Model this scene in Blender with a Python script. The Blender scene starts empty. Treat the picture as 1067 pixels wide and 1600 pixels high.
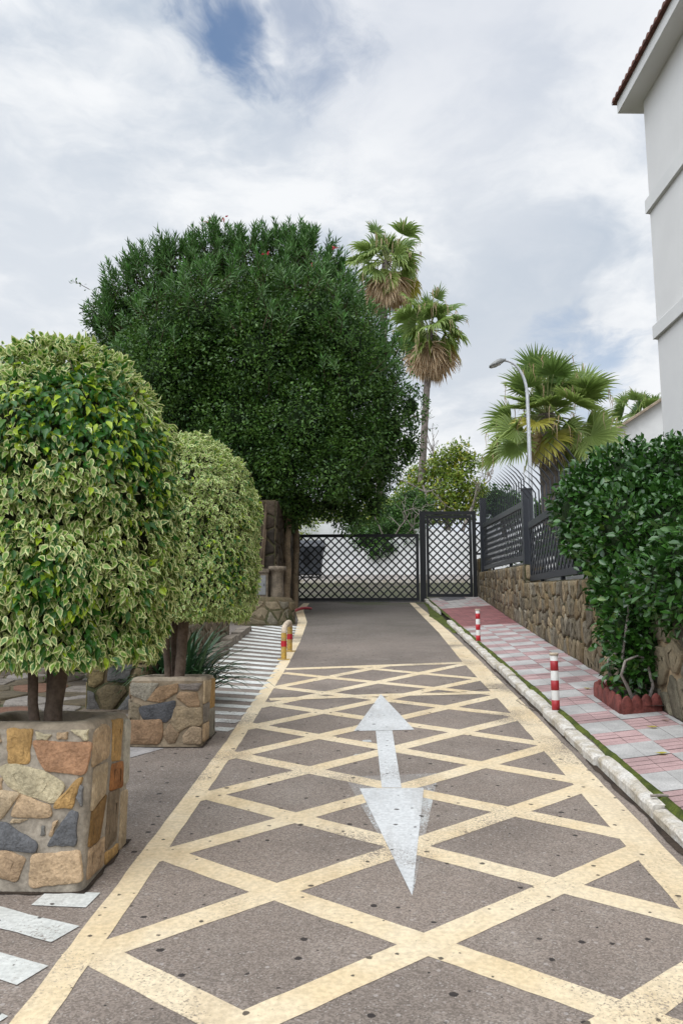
import bpy, math, random
import numpy as np
from mathutils import Vector, Matrix, noise as mnoise

scene = bpy.context.scene
COL = scene.collection
SL = 0.10453          # uphill slope of the lane
EYE = 1.5             # eye height above the lane

# ------------------------------------------------------------------ surveying helper
PITCH = math.radians(8.746); YAW = math.radians(2.19); FOC = 1300.0
_F = np.array([-math.sin(YAW)*math.cos(PITCH), math.cos(YAW)*math.cos(PITCH), math.sin(PITCH)])
_R = np.array([math.cos(YAW), math.sin(YAW), 0.0]); _U = np.cross(_R, _F)
def at(px, py, Y):
    """point seen in the photograph in that direction, at the real distance Y up the lane"""
    d = _R*(px-533.5)/FOC - _U*(py-800.0)/FOC + _F
    return Vector((0, 0, EYE)) + Vector(d*(Y/d[1]))
def gr(px, py, dz=0.0):
    """point on the sloping lane (raised by dz)"""
    d = _R*(px-533.5)/FOC - _U*(py-800.0)/FOC + _F
    t = (dz-EYE)/(d[2]-SL*d[1])
    return Vector((0, 0, EYE)) + Vector(d*t)
def terrain(x, y):
    if y < -12: return SL*-12
    if y < 26: return SL*y
    if y < 36: return SL*26 + .155*(y-26)
    return SL*26 + 1.55 + .04*(y-36)
def pavz(x, y):
    return SL*y + .08 + .04*max(0.0, x-1.6)

# ------------------------------------------------------------------ tags
def tag(o, label=None, cat=None, group=None, kind=None):
    if label: o['label'] = label
    if cat: o['category'] = cat
    if group: o['group'] = group
    if kind: o['kind'] = kind
    return o
def empty(name, loc, label, cat, group=None):
    o = bpy.data.objects.new(name, None); COL.objects.link(o)
    o.location = loc; o.empty_display_size = .2
    return tag(o, label, cat, group)
def worldloc(o):
    v = Vector((0, 0, 0))
    while o is not None:
        v += o.location; o = o.parent
    return v
def copy_tree(o, loc):
    c = o.copy(); COL.objects.link(c); c.location = loc
    def rec(a, b):
        for ch in a.children:
            d = ch.copy(); COL.objects.link(d); d.parent = b
            rec(ch, d)
    rec(o, c)
    return c

# ------------------------------------------------------------------ mesh collector
class MB:
    def __init__(s): s.v = []; s.f = []; s.m = []; s.c = []; s.sm = []
    def face(s, pts, m=0, c=(1, 1, 1), smooth=False):
        b = len(s.v); s.v.extend([tuple(p) for p in pts]); s.f.append(list(range(b, b+len(pts))))
        s.m.append(m); s.c.append(c); s.sm.append(smooth)
    def grid(s, rows, m=0, c=(1, 1, 1), smooth=True, close=False):
        b = len(s.v); n = len(rows[0])
        for r in rows: s.v.extend([tuple(p) for p in r])
        for i in range(len(rows)-1):
            for j in range(n if close else n-1):
                k = (j+1) % n
                s.f.append([b+i*n+j, b+i*n+k, b+(i+1)*n+k, b+(i+1)*n+j]); s.m.append(m); s.c.append(c); s.sm.append(smooth)
    def box(s, x0, x1, y0, y1, z0, z1, m=0, c=(1, 1, 1)):
        p = [(x0, y0, z0), (x1, y0, z0), (x1, y1, z0), (x0, y1, z0), (x0, y0, z1), (x1, y0, z1), (x1, y1, z1), (x0, y1, z1)]
        s.hexa(p, m, c)
    def hexa(s, p, m=0, c=(1, 1, 1)):
        b = len(s.v); s.v.extend([tuple(q) for q in p])
        for q in ((0, 3, 2, 1), (4, 5, 6, 7), (0, 1, 5, 4), (1, 2, 6, 5), (2, 3, 7, 6), (3, 0, 4, 7)):
            s.f.append([b+i for i in q]); s.m.append(m); s.c.append(c); s.sm.append(False)
    def bar(s, a, b, w, t, up=(0, 0, 1), m=0, c=(1, 1, 1)):
        """box along a-b; w across, t along 'up'"""
        a = Vector(a); b = Vector(b); d = (b-a).normalized(); u = Vector(up); x = d.cross(u)
        if x.length < 1e-4: x = d.cross(Vector((1, 0, 0)))
        x.normalize(); u = x.cross(d)
        x *= w/2; u *= t/2
        s.hexa([a-x-u, a+x-u, b+x-u, b-x-u, a-x+u, a+x+u, b+x+u, b-x+u], m, c)
    def tube(s, pts, radii, seg=8, m=0, c=(1, 1, 1), caps=True, smooth=True):
        pts = [Vector(p) for p in pts]; rows = []; prev = None
        for i, p in enumerate(pts):
            d = (pts[min(i+1, len(pts)-1)]-pts[max(i-1, 0)])
            if d.length < 1e-6: d = Vector((0, 0, 1))
            d.normalize()
            if prev is None:
                x = d.orthogonal().normalized()
            else:
                x = prev - d*prev.dot(d)
                x = x.normalized() if x.length > 1e-5 else d.orthogonal().normalized()
            prev = x; y = d.cross(x)
            r = radii[i] if hasattr(radii, '__len__') else radii
            rows.append([p+(x*math.cos(2*math.pi*k/seg)+y*math.sin(2*math.pi*k/seg))*r for k in range(seg)])
        s.grid(rows, m, c, smooth, close=True)
        if caps:
            s.face(list(reversed(rows[0])), m, c); s.face(rows[-1], m, c)
    def lathe(s, prof, center, seg=24, m=0, c=(1, 1, 1), smooth=True):
        cx, cy, cz = center
        rows = [[(cx+r*math.cos(2*math.pi*k/seg), cy+r*math.sin(2*math.pi*k/seg), cz+z) for k in range(seg)] for r, z in prof]
        s.grid(rows, m, c, smooth, close=True)
    def build(s, name, mats, parent=None, loc=None):
        if not isinstance(mats, (list, tuple)): mats = [mats]
        off = worldloc(parent) if parent is not None else (Vector(loc) if loc is not None else Vector((0, 0, 0)))
        me = bpy.data.meshes.new(name)
        me.from_pydata([(x-off.x, y-off.y, z-off.z) for x, y, z in s.v], [], s.f)
        for mt in mats: me.materials.append(mt)
        me.polygons.foreach_set('material_index', s.m); me.polygons.foreach_set('use_smooth', s.sm)
        a = me.color_attributes.new('col', 'FLOAT_COLOR', 'CORNER')
        cc = []
        for f, c in zip(s.f, s.c): cc.extend((c[0], c[1], c[2], 1.0)*len(f))
        a.data.foreach_set('color', cc)
        me.update()
        o = bpy.data.objects.new(name, me); COL.objects.link(o)
        if parent is not None: o.parent = parent
        elif loc is not None: o.location = loc
        return o

def np_mesh(name, V, T, mat, parent=None, attrs=None, smooth=False):
    off = worldloc(parent) if parent is not None else Vector((0, 0, 0))
    V = np.asarray(V, dtype=np.float32) - np.array(off, dtype=np.float32)
    T = np.asarray(T, dtype=np.int32); k = T.shape[1]
    me = bpy.data.meshes.new(name)
    me.vertices.add(len(V)); me.vertices.foreach_set('co', V.ravel())
    me.loops.add(T.size); me.loops.foreach_set('vertex_index', T.ravel())
    me.polygons.add(len(T)); me.polygons.foreach_set('loop_start', np.arange(0, T.size, k, dtype=np.int32))
    if smooth: me.polygons.foreach_set('use_smooth', np.ones(len(T), dtype=bool))
    me.materials.append(mat)
    for n, a in (attrs or {}).items():
        at_ = me.attributes.new(n, 'FLOAT', 'POINT'); at_.data.foreach_set('value', np.asarray(a, dtype=np.float32))
    me.update(); me.validate()
    o = bpy.data.objects.new(name, me); COL.objects.link(o)
    if parent is not None: o.parent = parent
    return o

# ------------------------------------------------------------------ leaves
def unit(a): return a/np.maximum(np.linalg.norm(a, axis=1, keepdims=True), 1e-9)
TPL_BROAD = (np.array([(0, .45, -.05), (0, 0, 0), (.18, .15, .04), (.27, .40, .08), (.17, .73, .03), (0, 1.06, -.16), (-.17, .73, .03), (-.27, .40, .08), (-.18, .15, .04)]),
             np.array([(0, 1, 2), (0, 2, 3), (0, 3, 4), (0, 4, 5), (0, 5, 6), (0, 6, 7), (0, 7, 8), (0, 8, 1)]),
             np.array([0, 1, 1, 1, 1, 1, 1, 1, 1.]))
TPL_OVAL = (np.array([(0, 0, 0), (.2, .3, .07), (.25, .65, .06), (0, 1, -.06), (-.25, .65, .06), (-.2, .3, .07), (0, .5, -.02)]),
            np.array([(6, 0, 1), (6, 1, 2), (6, 2, 3), (6, 3, 4), (6, 4, 5), (6, 5, 0)]), np.array([1, 1, 1, 1, 1, 1, 0.]))
TPL_LANCE = (np.array([(0, 0, 0), (.09, .45, .03), (0, 1, -.1), (-.09, .45, .03)]), np.array([(0, 1, 2), (0, 2, 3)]), np.array([0, 1, 0, 1.]))
TPL_SMALL = (np.array([(0, 0, 0), (.24, .5, .05), (0, 1, -.05), (-.24, .5, .05)]), np.array([(0, 1, 2), (0, 2, 3)]), np.array([0, 1, 0, 1.]))
def leaves(name, tpl, P, N, T, S, mat, parent, tint, kind=None):
    V0, F0, E0 = tpl
    T = unit(T); N = N-T*np.sum(N*T, axis=1, keepdims=True); N = unit(N); B = np.cross(T, N)
    V = P[:, None, :]+S[:, None, None]*(V0[None, :, 0:1]*B[:, None, :]+V0[None, :, 1:2]*T[:, None, :]+V0[None, :, 2:3]*N[:, None, :])
    n, k = len(P), len(V0)
    F = (F0[None]+(np.arange(n)*k)[:, None, None]).reshape(-1, 3)
    at_ = {'tint': np.repeat(tint, k), 'edge': np.tile(E0, n)}
    at_['kind'] = np.repeat(kind if kind is not None else np.zeros(n), k)
    return np_mesh(name, V.reshape(-1, 3), F, mat, parent, at_)
def fbm(P, sc, seed=0):
    o = Vector((seed*17.3, seed*9.1, seed*5.7))
    return np.array([mnoise.fractal(Vector(p)*sc+o, 1.0, 2.0, 3) for p in P])

# ------------------------------------------------------------------ materials
def nmat(name):
    m = bpy.data.materials.new(name); m.use_nodes = True
    nt = m.node_tree; b = nt.nodes['Principled BSDF']
    return m, nt, b
class NT:
    """tiny node-graph helper"""
    def __init__(s, nt): s.nt = nt
    def new(s, t, **k):
        n = s.nt.nodes.new(t)
        for a, v in k.items(): setattr(n, a, v)
        return n
    def link(s, a, b): s.nt.links.new(a, b)
    def coord(s): return s.new('ShaderNodeTexCoord').outputs['Object']
    def noise(s, vec, scale, detail=4, rough=.55, out='Fac'):
        n = s.new('ShaderNodeTexNoise'); n.inputs['Scale'].default_value = scale; n.inputs['Detail'].default_value = detail
        n.inputs['Roughness'].default_value = rough; s.link(vec, n.inputs['Vector']); return n.outputs[out]
    def voro(s, vec, scale, feature='F1', rnd=1.0, dims='3D'):
        n = s.new('ShaderNodeTexVoronoi', feature=feature, voronoi_dimensions=dims); n.inputs['Scale'].default_value = scale
        n.inputs['Randomness'].default_value = rnd; s.link(vec, n.inputs['Vector']); return n
    def ramp(s, fac, a, b, va=0.0, vb=1.0, smooth=True):
        n = s.new('ShaderNodeMapRange'); n.interpolation_type = 'SMOOTHSTEP' if smooth else 'LINEAR'
        s.link(fac, n.inputs['Value'])
        n.inputs['From Min'].default_value = a; n.inputs['From Max'].default_value = b
        n.inputs['To Min'].default_value = va; n.inputs['To Max'].default_value = vb
        return n.outputs['Result']
    def math(s, op, a, b=0.0, c=None):
        n = s.new('ShaderNodeMath', operation=op)
        for i, x in enumerate((a, b) if c is None else (a, b, c)):
            if hasattr(x, 'is_linked'): s.link(x, n.inputs[i])
            else: n.inputs[i].default_value = x
        return n.outputs[0]
    def mix(s, fac, a, b, mode='MIX'):
        n = s.new('ShaderNodeMix', data_type='RGBA', blend_type=mode)
        for x, i in ((fac, 0), (a, 6), (b, 7)):
            if hasattr(x, 'is_linked'): s.link(x, n.inputs[i])
            else: n.inputs[i].default_value = (x if i == 0 else ((*x, 1) if len(x) == 3 else x))
        return n.outputs[2]
    def new_y(s, co):
        x = s.new('ShaderNodeSeparateXYZ'); s.link(co, x.inputs[0]); return x.outputs['Y']
    def attr(s, name, out='Fac'):
        return s.new('ShaderNodeAttribute', attribute_name=name).outputs[out]
    def bump(s, h, strength, dist, bsdf):
        n = s.new('ShaderNodeBump'); n.inputs['Strength'].default_value = strength; n.inputs['Distance'].default_value = dist
        s.link(h, n.inputs['Height']); s.link(n.outputs[0], bsdf.inputs['Normal'])
def rough_mat(name, col, rough=.8, var=.25, sc=6, fine=60, bump=.3, bd=.01, col2=None, use_col=False, spec=.3):
    """weathered matt surface: base colour x two noises, optional per-face colour"""
    m, nt, b = nmat(name); g = NT(nt); co = g.coord()
    big = g.noise(co, sc, 5, .6); fi = g.noise(co, fine, 3, .6)
    base = g.attr('col', 'Color') if use_col else None
    if base is None:
        base = g.mix(g.ramp(big, .35, .65), col, col2 if col2 else tuple(c*(1-var) for c in col))
    else:
        base = g.mix(g.ramp(big, .3, .7), base, g.mix(1.0, base, col2 if col2 else (1-var, 1-var, 1-var), 'MULTIPLY'))
    k = g.ramp(fi, .3, .7, 1-var*.6, 1+var*.3)
    mul = g.new('ShaderNodeVectorMath', operation='SCALE'); g.link(base, mul.inputs[0]); g.link(k, mul.inputs['Scale'])
    g.link(mul.outputs[0], b.inputs['Base Color'])
    b.inputs['Roughness'].default_value = rough; b.inputs['Specular IOR Level'].default_value = spec
    if bump: g.bump(g.math('ADD', big, g.math('MULTIPLY', fi, .5)), bump, bd, b)
    return m
def leaf_mat(name, dark, light, rough=.45, transl=.25, var_cream=None, accent=None, spec=.5):
    m, nt, b = nmat(name); g = NT(nt)
    t = g.attr('tint'); e = g.attr('edge'); k = g.attr('kind')
    c = g.mix(t, dark, light)
    if var_cream:
        co = g.coord()
        th = g.math('ADD', e, g.ramp(g.noise(co, 90, 2), .3, .7, -.16, .2))
        marg = g.mix(g.ramp(th, .50, .93), c, g.mix(t, var_cream, tuple(x*.68 for x in var_cream)))
        plain = g.mix(g.ramp(t, .62, .85), (.035, .135, .014), accent)
        c = g.mix(g.ramp(k, .4, .6), marg, plain)
    elif accent:
        c = g.mix(g.ramp(k, .4, .6), c, accent)
    g.link(c, b.inputs['Base Color']); b.inputs['Roughness'].default_value = rough
    b.inputs['Specular IOR Level'].default_value = spec
    tr = g.new('ShaderNodeBsdfTranslucent'); g.link(c, tr.inputs['Color'])
    mx = g.new('ShaderNodeMixShader'); mx.inputs[0].default_value = transl
    g.link(b.outputs[0], mx.inputs[1]); g.link(tr.outputs[0], mx.inputs[2])
    g.link(mx.outputs[0], nt.nodes['Material Output'].inputs['Surface'])
    return m
def paint_metal(name, col, rough=.4, metallic=0.0, var=.15):
    m, nt, b = nmat(name); g = NT(nt); co = g.coord()
    c = g.mix(g.ramp(g.noise(co, 9, 5, .65), .35, .7), col, tuple(x*(1-var) for x in col))
    g.link(c, b.inputs['Base Color']); b.inputs['Roughness'].default_value = rough; b.inputs['Metallic'].default_value = metallic
    g.bump(g.noise(co, 40, 3), .05, .002, b)
    return m

def drops(g, co):
    """dark flattened drops of gum and oil trodden into lane and paint"""
    v = g.voro(co, 7.5, dims='2D'); d = v.outputs['Distance']; r = g.new('ShaderNodeSeparateColor'); g.link(v.outputs['Color'], r.inputs[0])
    wob = g.math('ADD', d, g.math('MULTIPLY', g.noise(co, 55, 3, .7), .16))
    size = g.math('ADD', g.math('MULTIPLY', g.math('POWER', r.outputs[0], 2.0), .095), .085)
    on = g.ramp(g.math('ADD', r.outputs[1], g.math('MULTIPLY', g.noise(co, 1.3, 3), .9)), .92, .95)
    a = g.math('MULTIPLY', g.ramp(g.math('SUBTRACT', wob, size), .005, .035, 1, 0), on)
    return g.math('MULTIPLY', a, .9)
def asphalt_color(g, co):
    sp = g.voro(co, 150); s = g.new('ShaderNodeSeparateColor'); g.link(sp.outputs['Color'], s.inputs[0])
    base = g.mix(g.ramp(g.noise(co, .55, 6, .62), .32, .7), (.262, .212, .176), (.158, .130, .109))
    base = g.mix(g.ramp(g.noise(co, 3.0, 5, .6), .45, .75, 0, .5), base, (.295, .25, .212))
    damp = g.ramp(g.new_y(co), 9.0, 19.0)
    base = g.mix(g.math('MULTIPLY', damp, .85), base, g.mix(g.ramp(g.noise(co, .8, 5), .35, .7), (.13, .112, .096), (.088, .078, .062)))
    grit = g.ramp(s.outputs[0], 0, 1, .70, 1.24)
    mul = g.new('ShaderNodeVectorMath', operation='SCALE'); g.link(base, mul.inputs[0]); g.link(grit, mul.inputs['Scale'])
    c = g.mix(g.math('MULTIPLY', g.ramp(s.outputs[1], .955, .97), .6), mul.outputs[0], (.38, .34, .31))
    v2 = g.voro(co, 13, dims='2D'); s2 = g.new('ShaderNodeSeparateColor'); g.link(v2.outputs['Color'], s2.inputs[0])
    chip = g.math('MULTIPLY', g.ramp(v2.outputs['Distance'], .08, .13, 1, 0), g.ramp(s2.outputs[0], .9, .91))
    c = g.mix(g.math('MULTIPLY', chip, .5), c, (.42, .38, .35))
    return c, s.outputs[0]
def asphalt_mat():
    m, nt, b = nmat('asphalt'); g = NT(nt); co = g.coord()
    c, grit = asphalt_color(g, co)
    sx = g.new('ShaderNodeSeparateXYZ'); g.link(co, sx.inputs[0])
    # damp moss film that lies along the gate threshold and the gutter
    moss = g.math('MULTIPLY', g.ramp(sx.outputs['Y'], 23.0, 24.4), g.ramp(g.noise(co, .9, 4), .45, .62, 0, .75))
    far = g.math('MULTIPLY', g.ramp(sx.outputs['Y'], 25.5, 27), g.ramp(g.noise(co, .5, 4), .4, .6, .2, .7))
    c = g.mix(g.math('MAXIMUM', moss, far), c, (.075, .085, .035))
    c = g.mix(drops(g, co), c, (.022, .018, .018))
    g.link(c, b.inputs['Base Color']); b.inputs['Roughness'].default_value = .85; b.inputs['Specular IOR Level'].default_value = .25
    g.bump(grit, .5, .004, b)
    return m
def paint_mat(name, col, col2, wear):
    m, nt, b = nmat(name); g = NT(nt); co = g.coord()
    ac, grit = asphalt_color(g, co)
    c = g.mix(g.ramp(g.noise(co, 1.6, 6, .65), .35, .7), col, col2)
    mp = g.new('ShaderNodeMapping'); mp.inputs['Scale'].default_value = (2.6, .35, .35); g.link(co, mp.inputs[0])
    c = g.mix(g.ramp(g.noise(mp.outputs[0], 1.7, 5, .7), .48, .72, 0, .38), c, g.mix(1.0, c, (.58, .52, .46), 'MULTIPLY'))
    k = g.ramp(g.noise(co, 45, 3, .6), .25, .75, .80, 1.08)
    mul = g.new('ShaderNodeVectorMath', operation='SCALE'); g.link(c, mul.inputs[0]); g.link(k, mul.inputs['Scale'])
    rub = g.ramp(g.math('ADD', g.math('MULTIPLY', g.noise(co, 1.1, 5), .6), g.math('MULTIPLY', g.noise(co, 85, 3, .7), .55)), wear, wear+.09, 0, .85)
    c = g.mix(rub, mul.outputs[0], ac)
    c = g.mix(drops(g, co), c, (.05, .04, .035))
    g.link(c, b.inputs['Base Color']); b.inputs['Roughness'].default_value = .7; b.inputs['Specular IOR Level'].default_value = .25
    g.bump(grit, .35, .003, b)
    return m

M = {}
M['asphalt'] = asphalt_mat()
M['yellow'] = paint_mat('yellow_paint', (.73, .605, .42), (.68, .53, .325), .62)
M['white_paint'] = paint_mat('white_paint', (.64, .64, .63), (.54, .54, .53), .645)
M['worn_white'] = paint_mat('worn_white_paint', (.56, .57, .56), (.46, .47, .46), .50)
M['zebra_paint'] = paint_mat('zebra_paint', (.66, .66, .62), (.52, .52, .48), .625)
M['stone'] = rough_mat('field_stone', (.3, .2, .1), .85, .36, 11, 60, .9, .02, use_col=True)
M['mortar'] = rough_mat('mortar', (.36, .27, .165), .95, .4, 5, 40, .6, .015)
M['grey_mortar'] = rough_mat('grey_mortar', (.40, .345, .275), .95, .35, 6, 45, .6, .015)
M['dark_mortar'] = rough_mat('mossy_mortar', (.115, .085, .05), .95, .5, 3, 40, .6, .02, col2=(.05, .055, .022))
M['mortar2'] = rough_mat('tan_mortar', (.34, .265, .18), .95, .4, 5, 40, .6, .015)
M['cement'] = rough_mat('cement_rim', (.40, .325, .24), .9, .42, 5, 40, .5, .012)
M['tile'] = rough_mat('pavement_tile', (.5, .5, .5), .75, .30, 3.1, 90, .2, .004, use_col=True)
M['grout'] = rough_mat('tile_grout', (.13, .10, .09), .95, .3, 8, 60, .2, .003)
M['kerb'] = rough_mat('kerb_stone', (.66, .62, .56), .9, .42, 7, 60, .8, .015, col2=(.45, .39, .30))
M['moss'] = rough_mat('moss', (.11, .135, .018), 1.0, .5, 8, 90, .9, .02, col2=(.05, .065, .012))
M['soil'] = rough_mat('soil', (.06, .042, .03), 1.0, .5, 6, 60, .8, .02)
M['apron'] = rough_mat('cement_apron', (.36, .335, .32), .95, .3, 4, 50, .3, .006)
M['old_cement'] = rough_mat('old_cement', (.20, .16, .115), .95, .45, 7, 45, .6, .012)
M['earth'] = rough_mat('earth', (.10, .08, .055), 1.0, .4, .6, 20, .5, .03, col2=(.06, .065, .03))
M['black_metal'] = paint_metal('black_metal', (.006, .007, .009), .5)
M['fence_metal'] = paint_metal('grey_fence_metal', (.024, .027, .034), .38)
M['lamp_metal'] = paint_metal('galvanised_metal', (.66, .67, .69), .45, .3)
M['lamp_head'] = paint_metal('lamp_housing', (.30, .30, .29), .5, .2)
M['white_wall'] = rough_mat('white_wall', (.74, .73, .71), .9, .13, .8, 40, .15, .004)
M['back_wall'] = rough_mat('weathered_white_wall', (.84, .84, .84), .9, .12, 1.1, 25, .2, .006, col2=(.72, .72, .71))
M['render'] = rough_mat('pale_render', (.71, .69, .665), .92, .07, .35, 130, .25, .003)
M['trim'] = rough_mat('trim_render', (.69, .675, .65), .9, .06, .5, 120, .15, .002)
M['roof_tile'] = rough_mat('roof_tile', (.16, .065, .045), .8, .5, 5, 40, .4, .01)
M['bark'] = rough_mat('ficus_bark', (.19, .135, .10), .9, .4, 7, 45, .7, .015)
M['palm_bark'] = rough_mat('palm_bark', (.24, .20, .175), .95, .4, 5, 30, .8, .03)
M['dark_bark'] = rough_mat('vine_bark', (.12, .085, .055), .95, .4, 6, 40, .7, .02)
M['dead_wood'] = rough_mat('dead_wood', (.30, .26, .225), .95, .35, 8, 40, .5, .01)
M['post_wood'] = rough_mat('pale_post', (.30, .225, .145), .95, .4, 6, 40, .6, .015)
M['red_paint'] = paint_metal('red_paint', (.37, .022, .028), .45)
M['bright_red'] = paint_metal('bright_red_paint', (.48, .012, .022), .45)
M['bollard_white'] = paint_metal('bollard_white', (.66, .64, .60), .5)
M['hoop_yellow'] = rough_mat('hoop_yellow', (.56, .34, .06), .6, .45, 14, 60, .2, .003, col2=(.40, .27, .10))
M['hoop_cream'] = rough_mat('hoop_cream', (.62, .50, .37), .6, .3, 12, 60, .2, .003)
M['red_clay'] = rough_mat('red_edging', (.205, .058, .046), .85, .45, 11, 60, .5, .008)
M['terracotta'] = rough_mat('terracotta', (.30, .10, .05), .85, .3, 8, 60, .2, .004)
M['bin'] = paint_metal('bin_plastic', (.05, .055, .065), .5)
M['cabinet'] = paint_metal('cabinet_metal', (.17, .17, .165), .5)
M['cover'] = rough_mat('cover_plate', (.14, .135, .14), .8, .3, 9, 60, .3, .004)
M['hose'] = paint_metal('red_hose', (.33, .02, .03), .45)
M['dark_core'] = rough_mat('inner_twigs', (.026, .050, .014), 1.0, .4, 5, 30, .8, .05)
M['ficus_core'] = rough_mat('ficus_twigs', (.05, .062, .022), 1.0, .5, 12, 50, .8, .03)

M['ficus'] = leaf_mat('variegated_leaf', (.06, .18, .018), (.25, .42, .055), .36, .28, var_cream=(.80, .82, .37), accent=(.40, .54, .03))
M['glossy'] = leaf_mat('glossy_leaf', (.014, .052, .009), (.058, .158, .022), .28, .10, accent=(.11, .19, .03), spec=.55)
M['oleander'] = leaf_mat('oleander_leaf', (.035, .10, .022), (.16, .29, .085), .38, .2, accent=(.09, .24, .04))
M['jasmine'] = leaf_mat('fine_leaf', (.018, .058, .010), (.115, .225, .036), .42, .25, accent=(.09, .22, .035))
M['palm'] = leaf_mat('palm_leaf', (.095, .19, .045), (.37, .46, .125), .45, .38, accent=(.45, .42, .08))
M['palm_dead'] = leaf_mat('dry_palm_leaf', (.42, .28, .16), (.70, .55, .37), .8, .4)
M['yellow_tree'] = leaf_mat('olive_leaf', (.085, .17, .02), (.34, .42, .055), .42, .32, accent=(.46, .42, .06))
M['ivy'] = leaf_mat('ivy_leaf', (.026, .078, .014), (.08, .18, .03), .45, .2, accent=(.10, .22, .03))
M['strap'] = leaf_mat('strap_leaf', (.012, .048, .016), (.055, .125, .045), .35, .15)
M['fresh'] = leaf_mat('fresh_leaf', (.05, .17, .015), (.14, .34, .03), .45, .3)
M['petal'] = leaf_mat('petal', (.50, .03, .06), (.65, .10, .12), .5, .3)
M['fallen'] = leaf_mat('fallen_leaf', (.35, .30, .03), (.48, .42, .05), .6, .2)
M['brown_leaf'] = leaf_mat('brown_leaf', (.16, .09, .04), (.22, .13, .06), .7, .1)

# ------------------------------------------------------------------ SETTING: ground, lane, pavement
def sheet(name, xs, ys, dz, mat):
    b = MB(); b.grid([[(x, y, terrain(x, y)+dz) for x in xs] for y in ys], smooth=False)
    return tag(b.build(name, mat), kind='structure')
ys_all = [-300, -60, -12, -4, 0, 5, 10, 15, 20, 25.99, 28, 31, 34, 36, 50, 80, 150, 400, 1500]
sheet('ground', [-1500, -300, -60, -20, -6, 0, 6, 20, 60, 300, 1500], ys_all, -.03, M['earth'])
sheet('road', [-5.5, -3, -1, 0, 1.55], [-8, -4, 0, 4, 8, 12, 16, 20, 24, 25.99], 0, M['asphalt'])
sheet('cross_street', [-40, -10, 0, 10, 40], [26.0, 28, 30, 32.2], 0, M['asphalt'])

LAY = [0.0]
def strip(b, A, B, w, z, jit=.0025):
    """flat painted strip A-B (lane plan coordinates) with slightly ragged edges"""
    A = Vector((A[0], A[1])); B = Vector((B[0], B[1])); L = (B-A).length; d = (B-A)/L; n = Vector((-d.y, d.x))
    k = max(2, int(L/.09)); rows = []
    for i in range(k+1):
        p = A+d*(L*i/k); r = []
        for s in (1, -1):
            q = p+n*(s*w/2+random.uniform(-jit, jit)); r.append((q.x, q.y, SL*q.y+z))
        rows.append(r)
    b.grid(rows, smooth=False)
def poly_flat(b, pts, z):
    b.face([(p[0], p[1], SL*p[1]+z) for p in pts])
random.seed(3)
# border lines
def polyline(b, left, right, z):
    rows = []
    for (l, r) in zip(left, right):
        rows.append([(r[0], r[1], SL*r[1]+z), (l[0], l[1], SL*l[1]+z)])
    fine = []
    for i in range(len(rows)-1):
        k = max(1, int(abs(rows[i+1][0][1]-rows[i][0][1])/.12))
        for j in range(k):
            t = j/k
            fine.append([tuple(Vector(rows[i][q]).lerp(Vector(rows[i+1][q]), t)+Vector((random.uniform(-.003, .003), 0, 0))) for q in (0, 1)])
    fine.append(rows[-1]); b.grid(fine, smooth=False)
bm = MB()
polyline(bm, [(-1.16, -1), (-1.16, 3.94), (-1.17, 6.75), (-1.28, 11.2), (-1.36, 14.1), (-1.66, 18.5), (-2.02, 21.5), (-2.06, 24.6)],
         [(-1.03, -1), (-1.04, 3.94), (-1.05, 6.75), (-1.14, 11.2), (-1.23, 14.1), (-1.42, 17.9), (-1.80, 21.5), (-1.88, 24.6)], .0024)
polyline(bm, [(1.27, -1), (1.27, 5.8), (1.26, 8.2), (1.20, 11.7), (1.20, 15.7), (1.13, 20), (1.06, 24.7)],
         [(1.43, -1), (1.46, 5.8), (1.47, 8.2), (1.45, 11.7), (1.42, 15.7), (1.33, 20), (1.22, 24.7)], .0024)
tag(bm.build('road_line', M['yellow']), kind='structure')
XL = lambda y: -1.10 - max(0, y-8)*.022
XR = lambda y: 1.36
D = [(3.25, 1.6), (4.28, 2.64), (5.28, 3.69), (6.3, 4.72), (7.33, 5.76), (8.34, 6.79), (9.34, 7.89), (10.4, 9.0), (11.5, 10.05)]
Uu = [(-.9, 1.1), (.25, 2.2), (1.3, 3.27), (2.3, 4.31), (3.33, 5.41), (4.33, 6.5), (5.32, 7.63), (6.32, 8.78), (7.35, 9.95), (8.37, 11.3), (9.5, 12.6)]
def line_pts(ya, yb):
    f = lambda x: ya+(yb-ya)*(x+1)/2.2
    a = [-1.12, f(-1.12)]; b = [1.36, f(1.36)]
    top = lambda x: 10.78+.28*(x+1.13)      # the far end line of the box
    n = 60; xs = [a[0]+(b[0]-a[0])*i/n for i in range(n+1)]
    ins = [x for x in xs if f(x) < top(x)]
    return (ins[0], f(ins[0])), (ins[-1], f(ins[-1]))
bm = MB()
for ya, yb in D:
    A, B = line_pts(ya, yb); strip(bm, A, B, .145, .0014)
tag(bm.build('road_marking', M['yellow']), kind='structure')
bm = MB()
for ya, yb in Uu:
    A, B = line_pts(ya, yb); strip(bm, A, B, .14, .0019)
tag(bm.build('road_marking', M['yellow']), kind='structure')
bm = MB()
strip(bm, (-1.13, 10.80), (1.3, 11.46), .17, .0029)
strip(bm, (-1.06, 8.62), (.05, 8.88), .15, .0029); strip(bm, (.05, 8.88), (1.25, 9.06), .15, .0031)
tag(bm.build('road_line', M['yellow']), kind='structure')
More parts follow.
